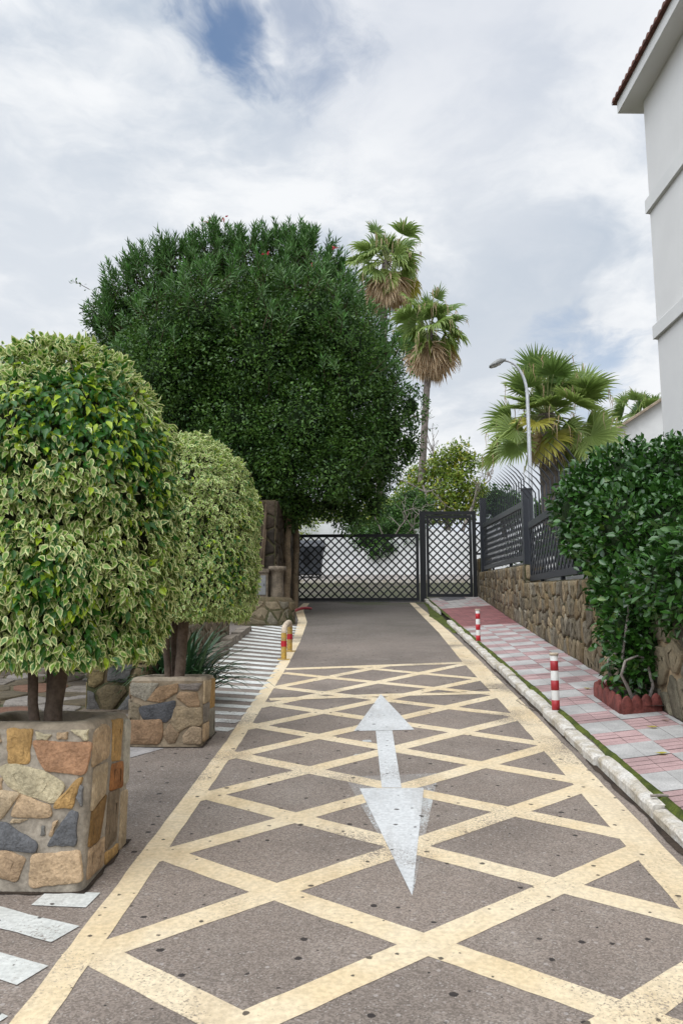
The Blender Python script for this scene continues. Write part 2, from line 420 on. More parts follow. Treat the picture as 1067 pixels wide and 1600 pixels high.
# arrows: the older worn one, then the fresh one
bm = MB(); poly_flat(bm, [(.165, 3.86), (.43, 5.84), (-.20, 5.74)], .0008); poly_flat(bm, [(-.17, 6.28), (-.06, 6.30), (-.05, 6.38), (-.14, 6.36)], .0008); poly_flat(bm, [(-.10, 6.75), (-.02, 6.76), (-.03, 6.83), (-.09, 6.82)], .0008)
tag(bm.build('road_marking', M['worn_white']), kind='structure')
bm = MB()
AR = [(.07, 8.95), (-.17, 7.14), (.012, 7.15), (.045, 5.48), (-.095, 5.46), (.16, 3.83), (.31, 5.48), (.17, 5.48), (.15, 7.17), (.335, 7.20)]
for tri in ((AR[0], AR[1], AR[9]), (AR[2], AR[3], AR[7], AR[8]), (AR[4], AR[5], AR[6])): poly_flat(bm, tri, .0036)
tag(bm.build('road_marking', M['white_paint']), kind='structure')
# white walkway stripes
bm = MB()
stripes = [((-2.9, yy+.43*1.7), (-1.21, yy)) for yy in (1.83, 2.15, 2.47, 2.79, 3.11)]+[((-1.97, 3.76), (-1.21, 3.43)), ((-1.45, 3.765), (-1.21, 3.745))]
y = 7.17
while y < 17.2:
    t = (y-7)/10.; xr = -1.20-max(0, y-9.5)*.034*(1+.3*t); xl = -1.75-max(0, (y-7))*.12 if y < 13 else -2.5
    xl = max(xl, -2.55); stripes.append(((xl, y+(xr-xl)*(.28+1.2*t*t)), (xr, y)))
    y += .33+.012*(y-7)*1.6
for A, B in stripes: strip(bm, A, B, .145+(.035 if B[1] > 9 else 0), .004, .006)
tag(bm.build('road_marking', M['zebra_paint']), kind='structure')

bm = MB(); poly_flat(bm, [(-2.15, 6.25), (-1.86, 5.72), (-1.74, 5.85), (-1.78, 6.2), (-1.60, 6.5), (-1.9, 6.53), (-2.1, 6.6)], .004)
tag(bm.build('pavement_surface', M['apron']), kind='structure')
# dark grime along the kerb and planter feet, painted in as contact shadow too
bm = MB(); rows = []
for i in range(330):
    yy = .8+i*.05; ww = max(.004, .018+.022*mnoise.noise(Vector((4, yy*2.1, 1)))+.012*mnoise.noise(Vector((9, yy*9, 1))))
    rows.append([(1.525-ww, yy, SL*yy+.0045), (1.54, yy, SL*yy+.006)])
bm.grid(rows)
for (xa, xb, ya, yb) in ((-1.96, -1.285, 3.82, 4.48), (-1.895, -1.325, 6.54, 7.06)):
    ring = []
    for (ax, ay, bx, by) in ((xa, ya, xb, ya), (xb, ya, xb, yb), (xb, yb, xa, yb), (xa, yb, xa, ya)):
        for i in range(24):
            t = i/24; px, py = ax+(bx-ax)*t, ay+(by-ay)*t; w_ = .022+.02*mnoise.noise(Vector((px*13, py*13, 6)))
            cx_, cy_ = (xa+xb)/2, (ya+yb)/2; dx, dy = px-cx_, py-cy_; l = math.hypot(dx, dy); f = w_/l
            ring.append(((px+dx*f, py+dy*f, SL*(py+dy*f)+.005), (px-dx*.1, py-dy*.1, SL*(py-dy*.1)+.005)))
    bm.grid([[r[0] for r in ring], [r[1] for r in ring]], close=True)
tag(bm.build('dirt_and_contact_shade', M['soil']), kind='stuff')
# thin cracks in the lane surface
bm = MB(); rngc = random.Random(2)
for pts in ([(1.5, 9.6), (1.36, 9.35), (1.2, 9.28), (.9, 9.05), (.55, 9.0)], [(1.5, 8.75), (1.42, 8.6), (1.45, 8.3), (1.5, 8.0)], [(1.5, 9.9), (1.44, 10.3), (1.5, 10.8)]):
    rows = []
    for (a, c) in zip(pts, pts[1:]):
        for k in range(8):
            t = k/8; x = a[0]+(c[0]-a[0])*t+rngc.uniform(-.012, .012); yy = a[1]+(c[1]-a[1])*t+rngc.uniform(-.02, .02); w_ = rngc.uniform(.004, .012)
            rows.append([(x-w_*.4, yy-w_, SL*(yy-w_)+.0042), (x+w_*.4, yy+w_, SL*(yy+w_)+.0042)])
    bm.grid(rows)
tag(bm.build('road_surface', M['soil']), kind='structure')
# kerb of single weathered stones
bm = MB(); random.seed(11); y = 1.0
while y < 25.2:
    L = random.uniform(.85, 1.15) if y < 9 else random.uniform(.7, 1.0)
    if 17.0 < y < 20.4: y += .4; continue
    x0, x1 = 1.53+random.uniform(-.012, .012), 1.635+random.uniform(-.008, .008); y1 = y+L-.03
    ny = 14; rows = []
    h = .078+random.uniform(-.012, .01)
    prof = [(x0, -.04), (x0, h*.35), (x0-.002, h*.72), (x0+.008, h*.95), (x0+.022, h), ((x0+x1)/2, h+.002), (x1-.012, h), (x1, h*.9), (x1, -.04)]
    for j in range(ny+1):
        yy = y+(y1-y)*j/ny; e = .010 if j in (0, ny) else 0; rr = []
        for (px, pz) in prof:
            nz = mnoise.noise(Vector((px*9, yy*5, pz*9+y)))*.007+mnoise.noise(Vector((px*30, yy*22, pz*30+y)))*.003
            rr.append((px+nz+(e*.4 if px < 1.57 else 0), yy, SL*yy+pz+(nz*.9 if pz > 0 else 0)-(e*.35 if pz > .03 else 0)))
        rows.append(rr)
    bm.grid(rows, smooth=False); bm.face(list(reversed(rows[0]))); bm.face(rows[-1]); y += L
tag(bm.build('kerb', M['kerb']), kind='structure')
# moss seam behind the kerb, moss in the gutter
random.seed(5); bm = MB(); rows = []
for i in range(300):
    y = 1+i*.083; w = .035+.03*mnoise.noise(Vector((0, y*1.3, 2)))+.014*mnoise.noise(Vector((3, y*9, 2)))
    w = max(.006, w); x = 1.645
    rows.append([(x-w*.8, y, pavz(1.6, y)-.012), (x-w*.3, y, pavz(1.6, y)+.012+.008*mnoise.noise(Vector((1, y*11, 0)))), (x+w*.4, y, pavz(1.6, y)+.014+.008*mnoise.noise(Vector((5, y*12, 0)))), (x+w, y, pavz(1.6, y)-.004)])
bm.grid(rows)
tag(bm.build('moss_seam', M['moss']), kind='stuff')
bm = MB(); rows = []
for i in range(70):
    y = 15.5+i*.13; w = .06+.06*abs(mnoise.noise(Vector((7, y*1.1, 2))))+.16*max(0, 1-abs(y-19.5)/3.5)
    rows.append([(1.53-w, y, SL*y+.003), (1.53-w*.4, y, SL*y+.016), (1.56, y, SL*y+.02)])
bm.grid(rows); tag(bm.build('gutter_moss', M['moss']), kind='stuff')

# pavement of pink and white tiles
def wallx(y):
    P = [(-6, 2.36), (7, 2.49), (9.18, 2.54), (12.75, 2.65), (17.1, 2.81), (26.65, 3.26)]
    for (a, xa), (c, xc) in zip(P, P[1:]):
        if y <= c: return xa+(xc-xa)*(y-a)/(c-a)
    return P[-1][1]
bm = MB()
bm.grid([[(x, y, pavz(x, y)-.006) for x in (1.62, 2.2, wallx(y)+.02)] for y in (-4, 2, 7, 9, 13, 17, 21, 26)], smooth=False)
tag(bm.build('pavement_surface', M['grout']), kind='structure')
random.seed(8); bm = MB()
SK = .30; CELL = .385
def tilequad(x0, x1, y0, y1, c, lift=0.0):
    xm = wallx((y0+y1)/2)-.01
    if x0 > xm-.02: return
    x1 = min(x1, xm); z = random.uniform(-.0015, .0015)+lift
    pts = [(x0, y0), (x1, y0), (x1, y1), (x0, y1)]
    bm.face([(px, py+SK*(px-1.66), pavz(px, py+SK*(px-1.66))+z) for px, py in pts], 0, c)
def jit(c, a=.06):
    k = 1+random.uniform(-a, a); return (c[0]*k, c[1]*k, c[2]*k)
WHT = (.51, .49, .465); PNK = (.50, .335, .32); RED = (.36, .15, .145); PALE = (.50, .46, .43)
j0 = -8
for j in range(j0, 60):
    y0 = 7.03-.385*3+CELL*j*1.0-.0; y0 = 5.13+CELL*j
    for i in range(5):
        x0 = 1.66+i*CELL
        if y0 < -3 or y0 > 25.5: continue
        if 15.8 < y0 < 20.6:
            for h in range(2):
                xa = x0+h*CELL/2; c = jit(RED, .1)
                for r in range(4): tilequad(xa+.002, xa+CELL/2-.003, y0+r*CELL/4+.006, y0+(r+1)*CELL/4-.012, c)
            continue
        if y0 >= 20.6:
            for h in range(2):
                c = jit(PALE if random.random() < .7 else PNK, .1); xa = x0+h*CELL/2
                tilequad(xa+.003, xa+CELL/2-.003, y0+.003, y0+CELL-.003, c)
            continue
        pink = (i+j) % 2 == 1
        for h in range(2):
            xa = x0+h*CELL/2
            if pink:
                c = jit(PNK, .10); n = 4
                for r in range(n): tilequad(xa+.002, xa+CELL/2-.002, y0+r*CELL/n+.003, y0+(r+1)*CELL/n-.005, jit(c, .02))
            else:
                c = jit(WHT, .09)
                tilequad(xa+(.002 if h == 0 else .001), xa+CELL/2-(.001 if h == 0 else .002), y0+.002, y0+CELL-.002, c)
tag(bm.build('pavement', M['tile']), kind='structure')
# grey inspection cover let into the pavement by the gate
bm = MB(); p = [gr(684, 934, .1), gr(722, 932, .1), gr(728, 937, .1), gr(697, 939, .1)]
b0 = [Vector((q.x, q.y, pavz(q.x, q.y)-.004)) for q in p]; b1 = [Vector((q.x, q.y, pavz(q.x, q.y)+.006)) for q in p]
bm.hexa(b0[::-1]+b1[::-1])
tag(bm.build('inspection_cover', M['cover']), 'grey rectangular inspection cover set in the pale tiles before the small gate', 'inspection cover')

# ------------------------------------------------------------------ rubble masonry
def clip(poly, a, b, c):
    out = []
    for i in range(len(poly)):
        p, q = poly[i], poly[(i+1) % len(poly)]; fp = a*p[0]+b*p[1]-c; fq = a*q[0]+b*q[1]-c
        if fp <= 0: out.append(p)
        if fp*fq < 0:
            t = fp/(fp-fq); out.append((p[0]+(q[0]-p[0])*t, p[1]+(q[1]-p[1])*t))
    return out
def cells(W, H, cw, ch, rng, jitr=.42):
    nx, ny = max(1, round(W/cw)), max(1, round(H/ch)); S = []
    for j in range(ny):
        for i in range(nx):
            S.append(((i+.5+rng.uniform(-jitr, jitr)+(.5 if j % 2 else 0)*.6-.15)*W/nx, (j+.5+rng.uniform(-jitr, jitr))*H/ny))
    res = []
    for k, s in enumerate(S):
        poly = [(0, 0), (W, 0), (W, H), (0, H)]
        for l, t in enumerate(S):
            if l == k: continue
            dx, dy = t[0]-s[0], t[1]-s[1]
            if abs(dx) > 3.2*cw or abs(dy) > 3.2*ch: continue
            poly = clip(poly, dx, dy, dx*(s[0]+t[0])/2+dy*(s[1]+t[1])/2)
            if len(poly) < 3: break
        if len(poly) >= 3: res.append(poly)
    return res
def area(p): return .5*sum(p[i][0]*p[(i+1) % len(p)][1]-p[(i+1) % len(p)][0]*p[i][1] for i in range(len(p)))
def stone(b, poly, mapf, gap, depth, col, rng, m=0, rough=.012):
    """one stone: irregular rounded outline standing proud of the mortar; mapf(u,v,d) -> world"""
    if area(poly) < 0: poly = poly[::-1]
    cx = sum(p[0] for p in poly)/len(poly); cy = sum(p[1] for p in poly)/len(poly)
    size = math.sqrt(abs(area(poly)))
    if size < gap*1.6: return
    # shrink by the joint, subdivide, wobble
    pts = []
    for i in range(len(poly)):
        p, q = poly[i], poly[(i+1) % len(poly)]; L = math.hypot(q[0]-p[0], q[1]-p[1]); k = max(1, int(L/(size*.11)))
        for j in range(k):
            t = j/k; pts.append((p[0]+(q[0]-p[0])*t, p[1]+(q[1]-p[1])*t))
    # round the corners by averaging
    n = len(pts)
    pts = [((pts[i-1][0]+2*pts[i][0]+pts[(i+1) % n][0])/4, (pts[i-1][1]+2*pts[i][1]+pts[(i+1) % n][1])/4) for i in range(n)]
    ring = []
    for p in pts:
        dx, dy = p[0]-cx, p[1]-cy; r = math.hypot(dx, dy) or 1e-6
        s = max(.3, (r-gap*(1+.35*mnoise.noise(Vector((p[0]*14, p[1]*14, gap*50))))-rough*(.5+mnoise.noise(Vector((p[0]*32, p[1]*32, 3)))))/r); ring.append((cx+dx*s, cy+dy*s))
    d1 = depth*rng.uniform(.6, 1.15); tx, ty = rng.uniform(-.25, .25)*d1, rng.uniform(-.25, .25)*d1
    def lv(s, d, tl): return [mapf(cx+(p[0]-cx)*s, cy+(p[1]-cy)*s, d+tl*((p[0]-cx)*tx+(p[1]-cy)*ty)/size*2+tl*d1*.25*mnoise.noise(Vector((p[0]*9+d, p[1]*9, s*4+col[0]*30)))) for p in ring]
    b.grid([lv(1, -.01, 0), lv(.995, d1*.75, 1), lv(.965, d1*.99, 1), lv(.5, d1*1.0, 1)], m, col, True, close=True)
    b.face(lv(.5, d1*1.02, 0), m, col, True)
def bil(P00, P10, P11, P01, W, H, n):
    P00, P10, P11, P01, n = (Vector(q) for q in (P00, P10, P11, P01, n)); n.normalize()
    def f(u, v, d):
        s, t = u/W, v/H
        return P00*(1-s)*(1-t)+P10*s*(1-t)+P11*s*t+P01*(1-s)*t+n*d
    return f
def masonry(b, P00, P10, P11, P01, n, cw, ch, pal, seed, gap=.012, depth=.02, m=0):
    rng = random.Random(seed)
    W = (Vector(P10)-Vector(P00)).length; H = .5*((Vector(P01)-Vector(P00)).length+(Vector(P11)-Vector(P10)).length)
    f = bil(P00, P10, P11, P01, W, H, n)
    for poly in cells(W, H, cw, ch, rng):
        c = rng.choice(pal); k = rng.uniform(.75, 1.2)
        stone(b, poly, f, gap, depth, (c[0]*k, c[1]*k, c[2]*k), rng, m)
TAN = [(.34, .24, .13), (.30, .22, .14), (.36, .29, .20), (.26, .20, .14), (.24, .17, .10), (.30, .27, .22)]
GREY = [(.25, .195, .12), (.27, .21, .125), (.19, .155, .10), (.31, .235, .14), (.23, .165, .085), (.27, .23, .165), (.17, .14, .095)]
DARK = [(.14, .11, .07), (.18, .14, .09), (.12, .11, .085), (.17, .15, .11), (.10, .11, .10)]

# ------------------------------------------------------------------ stone planters with clipped ficus
def planter(x0, x1, y0, y1, zb, zt, label, stones, side_stones, wall, rim=.10, grow=1.13):
    root = empty('stone_planter', ((x0+x1)/2, (y0+y1)/2, zb), label, 'planter')
    b = MB()
    # mortar walls, slightly bulging; hollow above the soil
    def ringpts(off, z, wob=.0):
        pts = []
        cs = [(x0-off, y0-off), (x1+off, y0-off), (x1+off, y1+off), (x0-off, y1+off)]; r = .05
        for i, (cx, cy) in enumerate(cs):
            sx = 1 if i in (0, 3) else -1; sy = 1 if i in (0, 1) else -1
            a0 = {0: 180, 1: 270, 2: 0, 3: 90}[i]
            for k in range(5):
                a = math.radians(a0+90*k/4); pts.append((cx+sx*r+r*math.cos(a), cy+sy*r+r*math.sin(a)))
        out = []
        n = len(pts)
        for i in range(n):
            p, q = pts[i], pts[(i+1) % n]; L = math.hypot(q[0]-p[0], q[1]-p[1]); k = max(1, int(L/.06))
            for j in range(k):
                t = j/k; px, py = p[0]+(q[0]-p[0])*t, p[1]+(q[1]-p[1])*t
                nz = mnoise.noise(Vector((px*6, py*6, z*5)))*wob
                out.append((px+nz*.6, py+nz*.6, z+nz*.5))
        return out
    H = zt-zb
    rows = [ringpts(.0, zb-.05), ringpts(.0, zb+H*.3, .012), ringpts(0, zb+H*.6, .012), ringpts(0, zt-.03, .012), ringpts(-.012, zt-.008, .014), ringpts(-.035, zt, .016),
            ringpts(-rim+.02, zt, .016), ringpts(-rim, zt-.015, .012), ringpts(-rim-.005, zt-.12)]
    m = min(len(r) for r in rows)
    if len({len(r) for r in rows}) > 1:      # resample to equal counts
        rows = [[r[int(i*len(r)/m)] for i in range(m)] for r in rows]
    b.grid(rows[:4], 1, close=True); b.grid(rows[3:], 2, close=True)
    rng = random.Random(len(label))
    W, D_ = x1-x0, y1-y0
    def swell(p):
        ax = sum(q[0] for q in p)/len(p); ay = sum(q[1] for q in p)/len(p); return [(ax+(q[0]-ax)*grow, ay+(q[1]-ay)*grow) for q in p]
    stones = [(swell(p), c) for p, c in stones]; side_stones = [(swell(p), c) for p, c in side_stones]
    for poly, col in stones:
        stone(b, [(p[0]*W, p[1]*H) for p in poly], bil((x0, y0, zb), (x1, y0, zb), (x1, y0, zt), (x0, y0, zt), W, H, (0, -1, 0)), .004, .009, col, rng, 0, .005)
    for poly, col in side_stones:
        stone(b, [(p[0]*D_, p[1]*H) for p in poly], bil((x1, y0, zb), (x1, y1, zb), (x1, y1, zt), (x1, y0, zt), D_, H, (1, 0, 0)), .004, .009, col, rng, 0, .006)
    masonry(b, (x0, y1, zb), (x0, y0, zb), (x0, y0, zt-.06), (x0, y1, zt-.06), (-1, 0, 0), .2, .17, TAN, 5, .012, .012)
    masonry(b, (x1, y1, zb), (x0, y1, zb), (x0, y1, zt-.06), (x1, y1, zt-.06), (0, 1, 0), .2, .17, TAN, 6, .012, .012)
    b.build('wall', [M['stone'], wall, M['cement']], root)
    s = MB(); rows = []
    for j in range(9):
        rows.append([(x0+rim*.8+(W-rim*1.6)*i/8, y0+rim*.8+(D_-rim*1.6)*j/8, zt-.075+.02*mnoise.noise(Vector((i*.9, j*.9, zt)))) for i in range(9)])
    s.grid(rows); s.build('soil', M['soil'], root)
    return root
OCH = (.56, .34, .13); RUST = (.47, .26, .145); CRM = (.68, .58, .38); SLT = (.16, .16, .165); PCH = (.58, .41, .25); SND = (.55, .42, .27); PKS = (.52, .36, .22); WHS = (.58, .53, .43)
# photo px -> unit square of the near planter's front (x -54..140, y 1397..1140)
def PX(pts, x0, x1, yb, yt): return [((x-x0)/(x1-x0), (yb-y)/(yb-yt)) for x, y in pts]
def z2(*pts): return [(a*.225, 1100+b*.225) for a, b in pts]
n1 = lambda *p: PX(z2(*p), -54, 140, 1398, 1143)
front1 = [
 (n1((145, 235), (292, 240), (280, 480), (160, 480), (150, 380)), OCH), (n1((308, 250), (410, 275), (380, 318), (318, 318)), CRM),
 (n1((430, 255), (505, 250), (500, 310), (435, 312)), PCH), (n1((515, 240), (620, 232), (615, 318), (590, 318)), CRM),
 (n1((300, 320), (635, 335), (600, 555), (380, 535), (345, 470)), RUST), (n1((110, 510), (190, 480), (370, 530), (490, 625), (430, 755), (250, 690), (170, 640)), (.60, .51, .33)),
 (n1((560, 590), (595, 575), (550, 790), (435, 790), (450, 740)), OCH), (n1((240, 690), (420, 770), (430, 850), (360, 865), (195, 850)), PCH),
 (n1((0, 665), (90, 660), (235, 690), (140, 870), (60, 880), (0, 830)), SND), (n1((85, 895), (170, 890), (355, 1030), (345, 1095), (75, 1075)), SLT),
 (n1((480, 890), (540, 800), (580, 820), (575, 1045), (415, 1045)), SLT), (n1((330, 1110), (590, 1085), (612, 1290), (330, 1335), (320, 1240)), PCH),
 (n1((0, 1160), (170, 1075), (290, 1140), (245, 1300), (60, 1240)), PKS), (n1((15, 285), (100, 262), (118, 330), (80, 355)), SND), (n1((-70, 290), (0, 290), (65, 400), (0, 440), (-80, 420)), RUST),
 (n1((-60, 480), (100, 472), (95, 540), (0, 620), (-70, 600)), RUST), (n1((90, 570), (135, 580), (135, 670), (90, 660)), PCH), (n1((-60, 950), (20, 960), (50, 1000), (0, 1030), (-60, 1020)), SLT),
 (n1((-230, 280), (-90, 270), (-90, 460), (-220, 480)), CRM), (n1((-235, 500), (-90, 490), (-80, 640), (-210, 700)), SND), (n1((-230, 720), (-20, 670), (-10, 900), (-220, 930)), RUST),
 (n1((-235, 950), (-70, 930), (-70, 1080), (-220, 1110)), PCH), (n1((-235, 1130), (-20, 1100), (-10, 1200), (-60, 1330), (-230, 1330)), OCH), (n1((560, 720), (585, 620), (605, 640), (600, 780)), (.28, .27, .26)),
 (n1((200, 860), (300, 865), (240, 905), (190, 895)), SND), (n1((370, 905), (395, 900), (400, 980), (370, 985)), (.2, .19, .17)), (n1((440, 880), (470, 870), (440, 990), (415, 985)), PCH)]
side1 = [([(.08, .72), (.42, .74), (.45, .92), (.3, .97), (.1, .93)], PCH), ([(.52, .70), (.72, .68), (.74, .96), (.5, .97)], OCH), ([(.10, .44), (.38, .50), (.40, .70), (.12, .70)], SND),
         ([(.5, .50), (.78, .48), (.78, .66), (.52, .67)], (.40, .17, .06)), ([(.08, .22), (.3, .22), (.42, .48), (.12, .43)], (.30, .17, .06)), ([(.46, .12), (.70, .14), (.72, .47), (.48, .48)], (.27, .2, .13)),
         ([(.08, .02), (.4, .03), (.42, .21), (.1, .2)], PKS), ([(.78, .05), (.95, .06), (.96, .42), (.78, .44)], SND), ([(.82, .5), (.96, .5), (.96, .92), (.8, .94)], WHS), ([(.46, .02), (.74, .02), (.74, .1), (.46, .1)], OCH)]
pl1 = planter(-1.96, -1.285, 3.82, 4.48, SL*4.1, SL*4.1+.70, 'larger rubble-stone planter box with ochre and slate stones, under the bigger ficus dome', front1, side1, M['grey_mortar'])
def z3(*pts): return [(120+a*.225, 960+b*.225) for a, b in pts]
n2 = lambda *p: PX(z3(*p), 202, 316, 1168, 1050)
GR2 = (.33, .295, .23)
front2 = [(n2((372, 450), (560, 455), (480, 590), (375, 540)), GR2), (n2((490, 580), (560, 480), (695, 455), (690, 520), (590, 600)), (.34, .22, .125)), (n2((705, 455), (860, 450), (835, 510), (720, 500)), (.26, .22, .19)),
          (n2((720, 520), (830, 520), (850, 630), (780, 640), (690, 560)), (.33, .22, .13)), (n2((440, 640), (600, 605), (680, 590), (670, 700), (620, 755), (470, 730)), (.095, .095, .10)),
          (n2((690, 640), (860, 650), (865, 780), (770, 790), (710, 835), (660, 760)), (.33, .25, .155)), (n2((372, 750), (590, 740), (600, 850), (575, 925), (370, 920)), (.32, .20, .115)),
          (n2((605, 850), (650, 765), (715, 840), (690, 915), (640, 920)), (.34, .24, .15)), (n2((740, 860), (800, 785), (865, 800), (868, 925), (750, 920)), (.36, .265, .17)), (n2((368, 600), (440, 620), (440, 740), (368, 720)), (.26, .21, .14))]
side2 = [([(.08, .6), (.5, .62), (.55, .92), (.1, .93)], SND), ([(.1, .3), (.45, .32), (.5, .58), (.1, .57)], (.3, .26, .22)), ([(.1, .03), (.5, .03), (.5, .28), (.1, .28)], PCH), ([(.58, .5), (.92, .5), (.92, .92), (.6, .93)], OCH), ([(.58, .04), (.92, .04), (.92, .46), (.55, .46)], GR2)]
pl2 = planter(-1.895, -1.325, 6.54, 7.06, SL*6.8, SL*6.8+.505, 'smaller rubble-stone planter box with a broad slate stone, under the second ficus', front2, side2, M['mortar2'], .08, grow=1.16)

def topiary(cx, cy, z0, z1, R, stem_z, seed, nleaf, label, stems, patch, size=.05, dome=.5):
    rng = np.random.default_rng(seed)
    root = empty('clipped_ficus_tree', (cx, cy, stem_z), label, 'topiary tree')
    for pts, rad in stems:
        b = MB(); P = []; Rr = []
        for i in range(len(pts)-1):
            for k in range(6):
                t = k/6; q = Vector(pts[i]).lerp(Vector(pts[i+1]), t)
                P.append((q.x+.006*mnoise.noise(q*9), q.y+.006*mnoise.noise(q*9+Vector((3, 3, 3))), q.z)); Rr.append((rad[i]*(1-t)+rad[i+1]*t)*(1+.12*mnoise.noise(q*7)))
        P.append(pts[-1]); Rr.append(rad[-1])
        b.tube(P, Rr, 12); b.build('stem', M['bark'], root)
    H = z1-z0
    def radius(t):               # t 0..1 bottom to top
        if t < 1-dome: return R*(.86+.14*math.sin(min(1, t/.24)*math.pi/2))
        u = (t-(1-dome))/dome; return R*max(0.0, 1-u**2.25)**.56
    ts = np.linspace(0, 1, 200); rs = np.array([radius(t) for t in ts])
    ds = np.sqrt(np.diff(rs)**2+(np.diff(ts)*H)**2)*(rs[1:]+rs[:-1]+.02)
    cdf = np.cumsum(ds)/ds.sum()
    nb = int(nleaf*.10)
    u = rng.random(nleaf); idx = np.searchsorted(cdf, u); t = (ts[idx]+rng.random(nleaf)/200); r = np.interp(t, ts, rs)
    drdt = np.gradient(rs, ts); sl = np.interp(t, ts, drdt)
    ang = rng.random(nleaf)*2*np.pi
    # the flat underside
    r[:nb] = R*.86*np.sqrt(rng.random(nb)); t[:nb] = rng.random(nb)*.03
    dirs = np.stack([np.cos(ang), np.sin(ang), np.zeros(nleaf)], 1)
    N = unit(np.stack([np.cos(ang)*H, np.sin(ang)*H, -sl], 1)); N[:nb] = unit(dirs[:nb]*.5+np.array([0, 0, -.8]))
    P = dirs*r[:, None]+np.stack([np.full(nleaf, cx), np.full(nleaf, cy), z0+t*H], 1)
    lump = fbm(P, 2.6, seed)*.055+fbm(P, 8, seed+3)*.025
    depth = rng.random(nleaf)**1.7*.075
    P = P+N*(lump-depth)[:, None]
    hole = fbm(P, 5.5, seed+9)+.5*fbm(P, 11, seed+2); P = P-N*(np.clip(hole-.20, 0, .5)*.15)[:, None]
    jitter = rng.normal(0, .42, (nleaf, 3)); N2 = unit(N+jitter*.8+np.array([0, 0, .25]))
    T = unit(np.array([0, 0, -1.0])[None]*.75+N*.40+rng.normal(0, .40, (nleaf, 3))); T[t > .8] = unit(N[t > .8]*.5+rng.normal(0, .6, ((t > .8).sum(), 3))+np.array([0, 0, -.1]))
    # stray shoots that escaped the shears on the top
    tint = np.clip(rng.normal(.45, .27, nleaf)+.3*fbm(P, 4.5, seed+21), 0, 1)
    pk = fbm(P, 1.9, seed+7); kind = np.zeros(nleaf)
    for (d, w) in patch:
        c = np.array(d); kind += (np.linalg.norm(P-c, axis=1)+.20*pk+.10*rng.normal(0, 1, nleaf) < w)
    kind += rng.random(nleaf) < .11
    kind = (kind > 0).astype(float); tint[kind > 0] = rng.random((kind > 0).sum())*.95
    S = size*rng.uniform(.6, 1.35, nleaf)
    leaves('crown', TPL_BROAD, P, N2, T, S, M['ficus'], root, tint, kind)
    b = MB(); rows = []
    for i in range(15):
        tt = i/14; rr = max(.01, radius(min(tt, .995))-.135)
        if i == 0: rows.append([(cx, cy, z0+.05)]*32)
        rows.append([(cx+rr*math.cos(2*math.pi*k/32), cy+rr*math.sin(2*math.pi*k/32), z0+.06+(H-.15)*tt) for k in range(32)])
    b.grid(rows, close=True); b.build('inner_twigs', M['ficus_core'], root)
    # shoots
    m = 26; a = rng.random(m)*2*np.pi; q = []
    sb = MB(); LP = []; LT = []
    for i in range(m):
        rr = R*.75*math.sqrt(rng.random()); tt = .93-.12*(rr/R)**2+.03
        p0 = Vector((cx+rr*math.cos(a[i]), cy+rr*math.sin(a[i]), z0+H*(1-.42*(rr/R)**2.4)-.05)); L = rng.uniform(.05, .14)
        d = Vector((math.cos(a[i])*.5+rng.normal(0, .3), math.sin(a[i])*.5+rng.normal(0, .3), 1)).normalized()
        sb.tube([p0, p0+d*L*.5, p0+d*L], [.003, .002, .001], 4)
        for k in range(5):
            LP.append(p0+d*L*(k+1)/5); LT.append(d*.5+Vector(rng.normal(0, .6, 3)))
    sh = tag(sb.build('shoots', M['bark'], root), kind='stuff'); LP = np.array(LP); LT = np.array(LT); n = len(LP)
    leaves('shoot_leaves', TPL_BROAD, LP, rng.normal(0, 1, (n, 3))+np.array([0, 0, 1]), LT, size*rng.uniform(.6, 1, n), M['ficus'], sh, rng.random(n), np.zeros(n))
    return root
zs = SL*4.1+.60
topiary(-1.62, 4.15, 1.40, 3.03, .60, zs, 2, 30000, 'large clipped ficus dome with cream-edged leaves and a dark green patch, in the near planter',
        [([(-1.575, 4.13, zs-.02), (-1.572, 4.13, zs+.06), (-1.57, 4.14, 1.2), (-1.54, 4.15, 1.6), (-1.5, 4.15, 2.2)], [.062, .046, .042, .04, .03]), ([(-1.635, 4.10, zs-.02), (-1.645, 4.10, zs+.05), (-1.665, 4.10, 1.2), (-1.69, 4.12, 1.6), (-1.75, 4.15, 2.2)], [.03, .026, .024, .024, .02]),
         ([(-1.61, 4.19, zs-.02), (-1.612, 4.19, zs+.05), (-1.615, 4.2, 1.2), (-1.62, 4.2, 1.6), (-1.65, 4.2, 2.2)], [.03, .026, .025, .025, .02])],
        [((-1.36, 3.72, 2.58), .27), ((-1.15, 3.82, 2.42), .27), ((-1.12, 4.0, 2.28), .15), ((-1.40, 3.60, 1.78), .08), ((-1.80, 3.62, 2.1), .08), ((-1.3, 3.68, 1.58), .07)], .044, .5)
zs = SL*6.8+.42
topiary(-1.56, 6.82, 1.67, 3.20, .61, zs, 4, 32000, 'more distant clipped ficus dome with cream-edged leaves, in the second planter',
        [([(-1.57, 6.80, zs-.02), (-1.57, 6.80, zs+.06), (-1.555, 6.80, 1.5), (-1.53, 6.80, 2.0)], [.05, .043, .042, .04]), ([(-1.66, 6.80, zs-.02), (-1.66, 6.8, zs+.05), (-1.69, 6.80, 1.5), (-1.75, 6.8, 2.0)], [.035, .028, .028, .025]),
         ([(-1.62, 6.86, zs-.02), (-1.62, 6.86, zs+.05), (-1.64, 6.88, 1.5), (-1.64, 6.9, 2.0)], [.035, .03, .03, .025])],
        [((-1.05, 6.4, 1.95), .08), ((-1.3, 6.2, 2.3), .06)], .036, .42)

